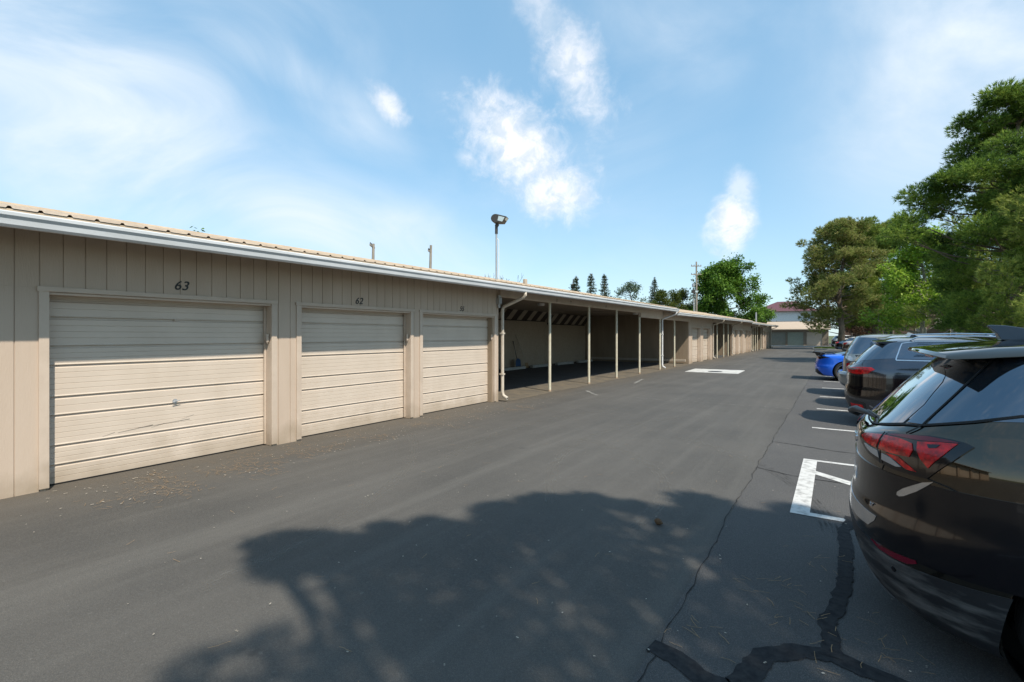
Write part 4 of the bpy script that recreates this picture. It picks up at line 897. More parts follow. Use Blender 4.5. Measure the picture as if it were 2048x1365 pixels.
def patch(K, name, poly, off, m, par, mirror=False, du=.012, dv=.25, both=False, thick=.006, smooth=True):
    # a piece of bodywork, glass or lamp laid on the curved body: outline in body coordinates (u round the car, v up it)
    obs = []
    for s in ((1, -1) if both else (-1,) if mirror else (1,)):
        bm = bmesh.new(); P = [(s*u, v) for u, v in poly]
        vs = [bm.verts.new((u*20, v, 0)) for u, v in P]
        es = [bm.edges.new((vs[i], vs[(i+1) % len(vs)])) for i in range(len(vs))]
        bmesh.ops.triangle_fill(bm, edges=es, use_beauty=True)
        u0, u1 = min(p[0] for p in P), max(p[0] for p in P); v0, v1 = min(p[1] for p in P), max(p[1] for p in P)
        for (a, b, st, ax) in ((u0, u1, du, 0), (v0, v1, dv, 1)):
            k = math.ceil((a+1e-5)/st)
            while k*st < b-1e-5:
                co = (k*st*20, 0, 0) if ax == 0 else (0, k*st, 0); no = (1, 0, 0) if ax == 0 else (0, 1, 0)
                bmesh.ops.bisect_plane(bm, geom=bm.verts[:]+bm.edges[:]+bm.faces[:], plane_co=co, plane_no=no, dist=1e-6); k += 1
        bmesh.ops.dissolve_degenerate(bm, dist=1e-5, edges=bm.edges[:])
        bd = [e for e in bm.edges if e.is_boundary]
        q = {}
        for v in bm.verts:
            u_, v_ = v.co.x/20, min(max(v.co.y, 0), len(K)-1); n = SN(K, u_, v_); q[v] = (S(K, u_, v_)+n*off, n)
        ex = bmesh.ops.extrude_edge_only(bm, edges=bd)
        old = set(q.keys())
        for v in bm.verts:
            if v in old: v.co = q[v][0]
        # skirt goes back below the body skin
        for v in [g for g in ex['geom'] if isinstance(g, bmesh.types.BMVert)]:
            u_, v_ = v.co.x/20, min(max(v.co.y, 0), len(K)-1); n = SN(K, u_, v_); v.co = S(K, u_, v_)-n*thick
        bmesh.ops.recalc_face_normals(bm, faces=bm.faces)
        me = bpy.data.meshes.new(name); bm.to_mesh(me); bm.free(); me.materials.append(m); me.shade_smooth(); me.set_sharp_from_angle(angle=rad(50))
        o = bpy.data.objects.new(name, me); C.objects.link(o); o.parent = par; obs.append(o)
    return obs
def strip(K, name, pts, w, off, m, par, both=True, n=10):
    obs = []
    for s in ((1, -1) if both else (1,)):
        P = []
        for a, b in zip(pts[:-1], pts[1:]):
            for i in range(n): t_ = i/n; P.append((a[0]+(b[0]-a[0])*t_, a[1]+(b[1]-a[1])*t_))
        P.append(pts[-1]); Q = [(Vector(S(K, s*u, v)), Vector(SN(K, s*u, v))) for u, v in P]; vs = []
        for i, (p, nn) in enumerate(Q):
            d = (Q[min(i+1, len(Q)-1)][0]-Q[max(i-1, 0)][0]).normalized(); sd = d.cross(nn).normalized()
            vs += [p+nn*off+sd*w/2, p+nn*(off+.001)*1.2, p+nn*off-sd*w/2]
        fs = []
        for i in range(len(Q)-1):
            for j in (0, 1): fs.append((3*i+j, 3*i+j+1, 3*i+j+4, 3*i+j+3))
        obs.append(MB().add(vs, fs).build(name, m, par, smooth=True))
    return obs
def body(K, m, par, wheels, R, nu=110, nv=70, zlim=1.0):
    us, vs = grid(K, nu, nv); fu = np.concatenate([-us[::-1], us[1:-1]]); nu_ = len(fu)
    P = np.array([[S(K, u, v) for u in fu] for v in vs])
    inside = np.zeros(P.shape[:2], bool)
    for wx_, wz in wheels:
        d = np.hypot(P[..., 0]-wx_, P[..., 2]-wz); inside |= (d < R) & (P[..., 2] < zlim)
    keep = []
    for i in range(len(vs)-1):
        for j in range(nu_):
            k = (j+1) % nu_; q = ((i, j), (i, k), (i+1, k), (i+1, j))
            if not all(inside[a] for a in q): keep.append(q)
    used = {a for q in keep for a in q}
    for a in used:
        if inside[a]:
            p = P[a]; wx_, wz = min(wheels, key=lambda w: (p[0]-w[0])**2+(p[2]-w[1])**2); dx, dz = p[0]-wx_, p[2]-wz; d = math.hypot(dx, dz) or 1e-6
            p[0] = wx_+dx/d*R; p[2] = wz+dz/d*R
    mb = MB(); mb.add(P.reshape(-1, 3), [tuple(a*nu_+b for a, b in q) for q in keep])
    # floor pan
    pan = [tuple(P[0, j]) for j in range(nu_)]
    o = mb.build('body', m, par, smooth=True)
    me = o.data; me.set_sharp_from_angle(angle=rad(48))
    u = MB(); zf = float(K[0][1])+.03; x0 = float(K[0][4])+.25; x1 = float(K[0][5])-.3; w = float(K[0][3])-.12
    u.box((x0, -w+.12, zf), (x1, w-.12, zf+.05)); 
    for wx_, wz in wheels:
        for s in (-1, 1):
            prof = [(R+.004, s*(w+.035)), (R+.004, s*(w-.22)), (.02, s*(w-.22))]
            u.lathe(prof, (wx_, 0, wz), 'y', 26)
    u.build('underbody', M['gap'], par)
    return o
def wheel(par, x, y, r, w, s, spokes=5, m=None, twin=False, rimr=.70):
    # s: +1 outer face towards +Y, -1 towards -Y
    t = MB(); prof = [(r*rimr, -w*.42), (r*.86, -w*.5), (r*.97, -w*.44), (r, -w*.30), (r, w*.30), (r*.97, w*.44), (r*.86, w*.5), (r*rimr, w*.44)]
    t.lathe(prof, (0, 0, 0), 'y', 40)
    for k in range(4):
        yy = -w*.24+w*.16*k; t.lathe([(r+.0015, yy), (r-.006, yy+.004), (r-.006, yy+.010), (r+.0015, yy+.014)], (0, 0, 0), 'y', 40)
    wh = bpy.data.objects.new('wheel', None); C.objects.link(wh); wh.parent = par; wh.location = (x, y, r)
    t.build('tyre', M['rubber'], wh, smooth='auto')
    m = m or M['steel']; q = MB(); Ri = r*rimr+.004; f = s*w*.42
    q.lathe([(Ri, -w*.4), (Ri, w*.4)], (0, 0, 0), 'y', 36)
    q.lathe([(Ri, f), (Ri-.018, f+s*.004), (Ri-.03, f-s*.02)], (0, 0, 0), 'y', 36)
    q.lathe([(.0, f-s*.010), (.032, f-s*.010), (.05, f-s*.02), (.05, f-s*.08)], (0, 0, 0), 'y', 16)
    for k in range(spokes):
        for dd in ((-.13, .13) if twin else (0,)):
            a = 2*PI*k/spokes+.3; a2 = a+dd; p0 = Vector((math.cos(a)*.035, f-s*.03, math.sin(a)*.035)); p1 = Vector((math.cos(a2)*(Ri-.012), f-s*.012, math.sin(a2)*(Ri-.012)))
            q.beam(p0, p1, .03 if twin else .06, .03, up=(0, 1, 0))
    q.build('rim', m, wh, smooth='auto')
    b = MB(); b.lathe([(0, f-s*.10), (Ri-.02, f-s*.10)], (0, 0, 0), 'y', 30); b.build('brake', M['gap'], wh); return wh
def plate(par, x, z, tilt=8, y=0, w=.305, h=.153):
    p = MB(); p.box((-.004, -w/2, -h/2), (.004, w/2, h/2)); o = p.build('licence_plate', M['plate'], par, bevel=.003); o.location = (x, y, z); o.rotation_euler = (0, rad(tilt), 0); return o
def cut_poly(K, pts):
    # pts as (x, v) on the flank -> (u, v)
    return [(u_at_x(K, x, v), v) for x, v in pts]
def rear_poly(K, pts): return [(u_at_y(K, y, v), v) for y, v in pts]
def front_poly(K, pts): return [(uf_at_y(K, y, v), v) for y, v in pts]

def suv(name, label, cat, X0, Y0, pm, sc=(1, 1, 1), group=None, rails=False, lamp='wide', detail=1, K=None, third=M['red'], wm=None, spoiler=True, wiper=True, ant=True, yaw=0):
    K = HERO.copy() if K is None else K
    t = thing(name, label, cat, (X0, Y0, 0), yaw, group); t.scale = sc
    body(K, pm, t, ((1.02, .36), (3.72, .36)), .41, 90 if detail < 2 else 180, 60 if detail < 2 else 120)
    for x in (1.02, 3.72):
        for s in (-1, 1): wheel(t, x, s*.80, .355, .23, s, 5 if detail < 2 else 10, wm)
    G = M['glass']
    patch(K, 'rear_window', [(-.165, 9.15), (-.15, 10.3), (-.135, 10.95), (-.09, 11.05), (0, 11.1), (.09, 11.05), (.135, 10.95), (.15, 10.3), (.165, 9.15), (.10, 8.6), (0, 8.4), (-.10, 8.6)], .004, G, t, du=.02)
    # flank glass: x, v
    patch(K, 'side_window', cut_poly(K, [(.78, 9.25), (1.62, 9.2), (1.62, 11.6), (1.35, 11.75), (1.0, 11.75), (.86, 11.3)]), .004, G, t, both=True, du=.03)
    patch(K, 'side_window', cut_poly(K, [(1.68, 9.2), (2.44, 9.1), (2.44, 11.7), (1.68, 11.65)]), .004, G, t, both=True, du=.04)
    patch(K, 'side_window', cut_poly(K, [(2.52, 9.1), (3.15, 9.15), (2.62, 11.1), (2.52, 11.5)]), .004, G, t, both=True, du=.04)
    patch(K, 'windshield', [(.985*s_, v) if 0 else (u, v) for u, v in front_poly(K, [(-.62, 9.3), (-.60, 9.9), (-.50, 11.3), (0, 11.6), (.50, 11.3), (.60, 9.9), (.62, 9.3), (0, 9.25)])], .004, G, t, du=.02)
    patch(K, 'lower_cladding', [(-.40, .4), (-.40, 2.2), (-.30, 2.45), (-.2, 2.45), (0, 3.0), (.2, 2.45), (.30, 2.45), (.4, 2.2), (.4, .4), (.2, .4), (0, .4), (-.2, .4)] if 0 else [(-.225, .3), (-.235, 2.6), (-.19, 2.65), (-.14, 2.8), (-.08, 3.05), (0, 3.15), (.08, 3.05), (.14, 2.8), (.19, 2.65), (.235, 2.6), (.225, .3), (0, .3)], .005, M['clad'], t, du=.02)
    if lamp == 'wide':
        patch(K, 'tail_light', [(0, 7.0), (0, 7.35), (-.12, 7.45), (-.20, 7.6), (-.26, 7.5), (-.275, 7.2), (-.24, 6.6), (-.18, 6.45), (-.10, 6.6)], .008, M['red'], t, both=True)
        patch(K, 'chrome_bar', [(-.04, 7.08), (-.03, 7.22), (-.15, 7.25), (-.20, 7.2), (-.15, 7.0)], .013, M['clear'], t, both=True)
        patch(K, 'reflector', [(-.13, 1.9), (-.13, 2.3), (-.22, 2.35), (-.22, 2.0)], .009, M['red'], t, both=True)
    elif lamp == 'block':
        patch(K, 'tail_light', [(-.10, 6.6), (-.12, 7.4), (-.20, 7.8), (-.245, 7.6), (-.25, 6.9), (-.20, 6.3), (-.14, 6.2)], .008, third, t, both=True)
    elif lamp == 'tall':
        patch(K, 'tail_light', [(-.15, 6.6), (-.15, 8.6), (-.15, 10.7), (-.17, 11.2), (-.205, 10.9), (-.20, 9.0), (-.235, 7.9), (-.24, 6.9), (-.19, 6.4)], .008, third, t, both=True)
    patch(K, 'headlight', front_poly(K, [(-.55, 5.9), (-.55, 6.6), (-.88, 6.8), (-.90, 6.2), (-.80, 5.8)]), .006, M['clear'], t, both=True)
    patch(K, 'grille', front_poly(K, [(-.5, 3.0), (-.5, 6.2), (0, 6.3), (.5, 6.2), (.5, 3.0), (0, 2.9)]), .005, M['lampblk'], t, du=.02)
    b = MB()
    for x in (1.665, 2.48):
        pass
    strip(K, 'panel_gap', cut_poly(K, [(2.48, 1.5), (2.48, 6), (2.48, 9.0)]), .008, .0015, M['gap'], t)
    strip(K, 'panel_gap', cut_poly(K, [(1.42, 4.2), (1.60, 6), (1.66, 9.0)]), .008, .0015, M['gap'], t)
    strip(K, 'panel_gap', cut_poly(K, [(3.35, 2.0), (3.33, 6), (3.28, 8.6)]), .008, .0015, M['gap'], t)
    for x in (1.75, 2.62):
        for s in (-1, 1):
            h = MB(); w_ = .925; h.tube([(x, s*(w_-.03), .985), (x+.03, s*(w_+.025), .985), (x+.19, s*(w_+.025), .985), (x+.22, s*(w_-.03), .985)], .014, 8); h.build('door_handle', pm, t, smooth='auto')
    for s in (-1, 1):
        mr = MB(); mr.prism([(2.98, 1.08), (3.05, 1.02), (3.14, 1.04), (3.16, 1.14), (3.09, 1.20), (3.0, 1.19)], lambda a, z: (a, s*.88, z), lambda a, z: (a+.03, s*1.06, z)); mr.build('mirror', pm, t, bevel=.015)
    if spoiler:
        sp = MB(); U = [-.60, -.5, -.3, 0, .3, .5, .60]
        tops = [(.60, 1.612), (.42, 1.60)]
        vs = []
        for y in U:
            e = 1-(abs(y)/.60)**4*.25; vs += [(.78, y, 1.618+.02*(1-(y/.6)**2)), (.42+.06*(abs(y)/.6)**2, y, 1.600+.022*(1-(y/.6)**2)), (.43+.06*(abs(y)/.6)**2, y, 1.578+.022*(1-(y/.6)**2)), (.62, y, 1.565)]
        fs = [(i*4+j, i*4+(j+1) % 4, i*4+4+(j+1) % 4, i*4+4+j) for i in range(len(U)-1) for j in range(4)]+[(0, 1, 2, 3), tuple(range(len(vs)-4, len(vs)))]
        sp.add(vs, fs); sp.build('spoiler', pm, t, smooth='auto', bevel=.004)
    if wiper:
        w = MB(); w.tube([(.085, .0, 1.17), (.06, 0, 1.19), (.10, -.16, 1.205), (.17, -.36, 1.215)], [.02, .016, .011, .007], 8); w.build('rear_wiper', M['clad'], t, smooth='auto')
    if rails:
        for s in (-1, 1):
            r = MB(); r.tube([(.95, s*.58, 1.63), (1.05, s*.59, 1.685), (1.8, s*.60, 1.71), (2.5, s*.59, 1.69), (2.62, s*.58, 1.63)], .014, 8); r.build('roof_rail', M['chrome'], t, smooth='auto')
    if ant:
        a = MB(); fin = [(0, 0), (.03, .075), (.06, .08), (.20, .012), (.24, 0)]
        vs = []
        for x, z in fin: wd = .030*(1-z/.10); vs += [(1.0+x-.0, -wd, 1.655), (1.0+x, 0, 1.66+z), (1.0+x, wd, 1.655)]
        a.add(vs, [(3*i+j, 3*i+j+1, 3*i+4+j, 3*i+3+j) for i in range(4) for j in (0, 1)]); a.build('antenna', pm, t, smooth='auto')
    return t, K

# 1: the near black-brown SUV
pm = paint('brown_black_paint', (.078, .061, .041), .95, .05)
def hero():
    K = HERO; X0, Y0 = .085, 3.96
    t = thing('parked_car', 'near black-brown SUV at the right edge with a large angular red tail light', 'car', (X0, Y0, 0), 0, 'cars parked in the right-hand stalls')
    body(K, pm, t, ((.985, .36), (3.72, .36)), .44, 200, 150)
    for x in (.985, 3.72):
        for s in (-1, 1): wheel(t, x, s*.79, .36, .235, s, 10)
    G = M['glass']
    # hatch glass, wrap-round quarter glass and flank windows
    rg_ = [(-.1654, 9.15), (-.1668, 9.67), (-.150, 10.3), (-.138, 10.47), (-.116, 10.62), (-.085, 10.75)]
    patch(K, 'rear_window', rg_+[(0, 10.8)]+[(-u, v) for u, v in rg_[::-1]]+[(.10, 9.05), (.05, 8.95), (0, 8.9), (-.05, 8.95), (-.10, 9.05)], .006, G, t, du=.012)
    patch(K, 'quarter_panel', [(-.172, 9.18), (-.2035, 9.14), (-.2015, 9.75), (-.197, 10.8), (-.187, 12.02), (-.115, 11.9), (-.108, 11.15), (-.122, 10.75), (-.144, 10.5), (-.155, 10.35), (-.171, 9.72)], .005, G, t, both=True)
    patch(K, 'side_window', [(-.2095, 9.14), (-.267, 9.31), (-.3171, 9.508), (u_at_x(K, 1.2, 9.4), 9.4), (u_at_x(K, 1.62, 9.3), 9.3), (u_at_x(K, 1.60, 11.8), 11.8), (u_at_x(K, 1.0, 11.95), 11.95), (-.226, 12.02), (-.191, 12.0), (-.2020, 10.7), (-.206, 9.75)], .004, G, t, both=True)
    patch(K, 'side_window', cut_poly(K, [(1.68, 9.3), (2.44, 9.15), (2.44, 11.8), (1.66, 11.8)]), .004, G, t, both=True, du=.04)
    patch(K, 'side_window', cut_poly(K, [(2.52, 9.15), (3.15, 9.15), (2.62, 11.1), (2.52, 11.6)]), .004, G, t, both=True, du=.04)
    patch(K, 'windshield', front_poly(K, [(-.62, 9.3), (-.60, 9.9), (-.50, 11.3), (0, 11.6), (.50, 11.3), (.60, 9.9), (.62, 9.3), (0, 9.25)]), .004, G, t, du=.02)
    # tail lights
    tl = [(-.0724, 7.306), (-.09, 7.62), (-.1206, 7.851), (-.15, 8.03), (-.1681, 8.172), (-.2, 8.27), (-.2262, 8.324), (-.2554, 8.12), (-.2732, 7.956), (-.2818, 7.80), (-.2589, 7.113), (-.2293, 6.407), (-.2031, 6.401), (-.1782, 6.407), (-.1525, 6.468), (-.1198, 6.60), (-.091, 6.85), (-.0745, 7.1)]
    for o in patch(K, 'tail_light', tl, .010, M['lampblk'], t, both=True):
        s = 1 if o.data.vertices[0].co.y < 0 else -1
        ss = dict(both=False, mirror=(s == -1))
        patch(K, 'outer_lens', [(-.082, 7.25), (-.10, 7.55), (-.1404, 7.78), (-.148, 7.80), (-.1465, 7.40), (-.145, 6.98), (-.115, 7.02)], .014, M['red'], o, **ss)
        patch(K, 'outer_lens', [(-.154, 7.82), (-.185, 7.80), (-.207, 7.62), (-.2105, 7.30), (-.2066, 6.982), (-.171, 6.951), (-.151, 6.96), (-.1525, 7.40)], .014, M['red'], o, **ss)
        patch(K, 'upper_lens', [(-.156, 7.90), (-.175, 8.07), (-.225, 8.20), (-.255, 8.02), (-.266, 7.93), (-.215, 7.84), (-.187, 7.88)], .014, M['deepred'], o, **ss)
        patch(K, 'brake_lens', [(-.2145, 7.75), (-.240, 7.86), (-.264, 7.87), (-.249, 7.30), (-.2320, 6.75), (-.2225, 7.0), (-.2165, 7.30)], .016, M['red'], o, **ss)
        patch(K, 'brake_lens_core', [(-.2285, 7.68), (-.245, 7.74), (-.2405, 7.56), (-.2315, 7.50)], .019, M['lampblk'], o, **ss)
        patch(K, 'lower_lens', [(-.1656, 6.90), (-.1891, 6.90), (-.2166, 6.54), (-.2020, 6.54), (-.186, 6.72)], .014, M['red'], o, **ss)
        patch(K, 'reversing_lens', [(-.105, 6.95), (-.150, 6.88), (-.1525, 6.62), (-.128, 6.70), (-.112, 6.83)], .014, M['clear'], o, **ss)
        patch(K, 'reversing_lens', [(-.158, 6.84), (-.176, 6.78), (-.194, 6.57), (-.186, 6.53), (-.158, 6.60)], .014, M['clear'], o, **ss)
    # lower cladding, reflector, chrome flashes
    cl_ = [(u_at_x(K, .575, .15), .15), (u_at_x(K, .565, 1.), 1.), (u_at_x(K, .548, 2.), 2.), (u_at_x(K, .580, 2.85), 2.85), (-.235, 2.76), (-.1917, 2.72), (-.165, 2.76), (-.1403, 2.85), (-.11, 2.97), (-.0792, 3.09), (-.0392, 3.26)]
    patch(K, 'bumper_cladding', cl_+[(0, 3.32)]+[(-u, v) for u, v in cl_[::-1]]+[(.12, .12), (0, .12), (-.12, .12)], .006, M['dustclad'], t)
    patch(K, 'sill_cladding', cut_poly(K, [(1.50, .1), (3.26, .1), (3.26, 2.0), (1.50, 2.0)]), .006, M['clad'], t, both=True, du=.03)
    patch(K, 'reflector', [(-.148, 2.93), (-.166, 2.90), (-.1852, 2.93), (-.21, 2.985), (-.226, 3.02), (-.2265, 2.93), (-.215, 2.82), (-.1921, 2.78), (-.165, 2.80)], .010, M['deepred'], t, both=True)
    patch(K, 'chrome_flash', [(-.2375, 6.36), (-.2234, 6.26), (-.2086, 6.06), (-.195, 5.86), (-.186, 5.68), (-.1855, 5.58), (-.190, 5.56), (-.197, 5.62), (-.216, 5.92)], .007, M['chrome'], t, both=True)
    patch(K, 'step_pad', [(-.155, 3.93), (-.12, 3.95), (-.0246, 3.97), (.0246, 3.97), (.12, 3.95), (.155, 3.93), (.1525, 3.68), (.139, 3.36), (.0941, 3.32), (0, 3.42), (-.0941, 3.32), (-.139, 3.36), (-.1525, 3.68)], .007, M['satin'], t)
    lo = [(-.05, .9), (-.10, .8), (-.15, 1.1), (-.10, 1.25), (-.05, 1.3)]
    patch(K, 'skid_plate', lo+[(-u, v) for u, v in lo[::-1]], .012, M['clad'], t)
    # shut lines
    g = M['gap']
    strip(K, 'panel_gap', [(-.187, 12.06), (-.192, 12.0), (-.2020, 10.7), (-.2045, 9.72), (-.2050, 9.12), (-.198, 8.75), (-.1915, 8.32)], .012, .008, g, t)
    strip(K, 'panel_gap', [(-.1579, 6.42), (-.152, 6.15), (-.1483, 5.851), (-.138, 5.4), (-.1375, 5.0), (-.145, 4.4), (-.156, 3.97)], .007, .002, g, t)
    strip(K, 'panel_gap', [(-.156, 3.97), (-.08, 4.02), (0, 4.05)], .007, .002, g, t)
    strip(K, 'panel_gap', [(-.2293, 6.407), (-.2539, 6.304), (-.2849, 6.054), (-.3265, 5.715), (u_at_x(K, .80, 5.3), 5.3)], .006, .002, g, t)
    strip(K, 'panel_gap', [(-.1525, 8.06), (-.1505, 7.5), (-.1500, 7.0), (-.1565, 6.47)], .0035, .015, g, t)
    strip(K, 'window_seal', [(-.187, 12.03), (-.226, 12.06), (u_at_x(K, 1.0, 12), 12.0), (u_at_x(K, 1.7, 11.9), 11.9)], .016, .006, g, t)
    strip(K, 'window_seal', [(-.2035, 9.10), (-.267, 9.26), (-.3171, 9.45), (u_at_x(K, 1.2, 9.35), 9.35), (u_at_x(K, 2.4, 9.1), 9.1)], .014, .006, g, t)
    strip(K, 'window_seal', [(0, 8.84), (-.05, 8.88), (-.10, 8.99), (-.168, 9.1), (-.2035, 9.09)], .012, .006, g, t)
    for x, v0 in ((1.64, 4.6), (2.48, 1.5)): strip(K, 'panel_gap', cut_poly(K, [(x-.1 if v0 > 4 else x, v0), (x, 6), (x, 9.0)]), .007, .002, g, t)
    # spoiler wrapping the top of the hatch glass
    Yh = .66; U = [i/12*2-1 for i in range(13)]; vs = []
    for a in U:
        y = a*Yh; b_ = abs(a)**3
        vs += [(.86, y*.88, 1.678-.030*a*a), (.60, y*.90, 1.660-.030*a*a), (.325+.075*b_, y*.94, 1.624-.024*a*a), (.315+.075*b_, y*.985, 1.602-.025*a*a), (.345+.075*b_, y*.995, 1.590-.014*a*a), (.50+.03*b_, y*.985, 1.588-.006*a*a), (.86, y*.97, 1.612)]
    k = 7; fs = [(i*k+j, i*k+(j+1) % k, i*k+k+(j+1) % k, i*k+k+j) for i in range(12) for j in range(k)]+[tuple(range(k)), tuple(range(12*k, 13*k))]
    sp = MB().add(vs, fs).build('spoiler', pm, t, smooth='auto', bevel=.006)
    q = MB(); q.box((.40, -.14, 1.567), (.405, .14, 1.585)); q.build('brake_lamp', M['red'], sp)
    # wiper, badge, plate, emblem
    w = MB(); w.tube([(.055, .23, 1.15), (.015, .21, 1.175), (.035, .17, 1.19), (.10, .02, 1.185), (.135, -.10, 1.175)], [.022, .026, .022, .014, .008], 10); w.tube([(.10, .05, 1.20), (.155, -.20, 1.185)], .007, 6); w.build('rear_wiper', M['clad'], t, smooth='auto')
    p = S(K, -.137, 4.33); n = SN(K, -.137, 4.33)
    rz = math.atan2(n[1], n[0])+PI/2
    text_obj('trim_badge', 'LT', .034, M['chrome'], t, tuple(p+n*.003), (rad(90), 0, rz), .002, .15, .001)
    e = MB(); e.box((-.006, -.085, -.016), (.008, .085, .016)); e.box((-.007, -.045, -.028), (.007, .045, .028)); o = e.build('emblem', M['chrome'], t, bevel=.004); o.location = (.032, 0, 1.03)
    plate(t, .036, .86, 4)
    for uu in (-.188, -.07, .07, .188):
        q = Vector(S(K, uu, 2.45)); nn = Vector(SN(K, uu, 2.45)); d = MB(); d.tube([q+nn*.004, q+nn*.0085], .014, 16); d.tube([q+nn*.0086, q+nn*.0092], .009, 12); d.build('parking_sensor', M['lampblk'], t)
    # roof fin
    fin = [(.72, .0), (.705, .045), (.665, .098), (.68, .104), (.74, .100), (.84, .076), (.95, .040), (1.08, .0)]
    vs = [(x, sg*(.040*(1-z/.13)+.006), 1.672+z*.86) for sg in (-1, 1) for x, z in fin]
    MB().add(vs, [tuple(range(8)), tuple(range(8, 16))]+[(i, (i+1) % 8, 8+(i+1) % 8, 8+i) for i in range(8)]).build('antenna', M['slate'], t, bevel=.006)
    patch(K, 'headlight', front_poly(K, [(-.55, 5.9), (-.55, 6.6), (-.88, 6.8), (-.90, 6.2), (-.80, 5.8)]), .006, M['clear'], t, both=True)
    patch(K, 'grille', front_poly(K, [(-.5, 3.0), (-.5, 6.2), (0, 6.3), (.5, 6.2), (.5, 3.0), (0, 2.9)]), .005, M['lampblk'], t, du=.02)
    for x in (1.75, 2.62):
        for s in (-1, 1):
            h = MB(); h.tube([(x, s*.895, .985), (x+.03, s*.945, .985), (x+.19, s*.945, .985), (x+.22, s*.895, .985)], .014, 8); h.build('door_handle', pm, t, smooth='auto')
    for s in (-1, 1):
        mr = MB(); mr.prism([(2.98, 1.08), (3.05, 1.02), (3.14, 1.04), (3.16, 1.14), (3.09, 1.20), (3.0, 1.19)], lambda a, z: (a, s*.88, z), lambda a, z: (a+.03, s*1.06, z)); mr.build('mirror', pm, t, bevel=.015)
hero()
GRP = 'cars parked in the right-hand stalls'
t, K = suv('parked_car', 'second car from the camera, a black SUV with silver window trim and slim red lamp', 'car', .16, 11.75, paint('blue_black_paint', (.075, .085, .105), .9, .14), (1, 1, .985), GRP, True)
strip(K, 'window_trim', cut_poly(K, [(.74, 9.05), (1.6, 9.0), (2.5, 8.95), (3.2, 9.0)]), .02, .008, M['chrome'], t)
strip(K, 'window_trim', cut_poly(K, [(.74, 9.05), (.84, 11.3), (1.05, 12.0), (1.6, 12.05), (2.45, 11.95)]), .018, .008, M['chrome'], t)
strip(K, 'panel_gap', [(-.155, 11.6), (-.19, 10.0), (-.20, 8.6), (-.205, 7.9)], .008, .003, M['gap'], t)
plate(t, .03, .62, 4)
for y_ in (-.52, .52): e_ = MB(); e_.tube([(.12, y_, .30), (.30, y_, .30)], .045, 12, cap=False); e_.build('exhaust', M['chrome'], t)
t, K = suv('parked_car', 'pale grey SUV almost hidden behind the black SUV, its roof rails and rear glass showing', 'car', .36, 14.35, paint('pale_grey_paint', (.42, .45, .46), .6), (1, 1, 1.015), GRP, True, 'block')
plate(t, .03, .86, 4)
# silver minivan
VAN = K_([(.25, .22, .26, .80, .25, 4.5, .5, 3.2, .9, 2.6), (.30, .24, .27, .90, .06, 4.62, .5, 3.4, .9, 2.6), (.42, .36, .4, .95, -.04, 4.75, .5, 3.4, .9, 2.6), (.60, .56, .55, .955, -.06, 4.78, .5, 3.2, .9, 2.6), (.66, .66, .62, .955, -.03, 4.76, .5, 3.2, .9, 2.6), (.70, .72, .68, .95, .06, 4.72, .45, 3.6, .9, 2.6),
    (.85, .85, .78, .95, .06, 4.65, .45, 3.6, .9, 2.5), (1.0, .98, .88, .94, .075, 4.5, .45, 3.6, .9, 2.4), (1.06, 1.05, .95, .925, .085, 4.2, .45, 3.6, .9, 2.4), (1.10, 1.10, 1.02, .91, .10, 3.95, .45, 3.6, .8, 2.4), (1.35, 1.38, 1.35, .86, .20, 3.35, .42, 3.6, .6, 2.6), (1.60, 1.60, 1.58, .79, .34, 2.85, .4, 3.6, .5, 2.8), (1.68, 1.67, 1.65, .72, .42, 2.7, .4, 3.6, .5, 2.8), (1.72, 1.71, 1.69, .5, .6, 2.4, .4, 3, .5, 2.8), (1.735, 1.73, 1.71, .25, .8, 2.2, .4, 2.6, .5, 2.6), (1.74, 1.735, 1.72, 0, 1.0, 2.1, .4, 2.6, .5, 2.6)])
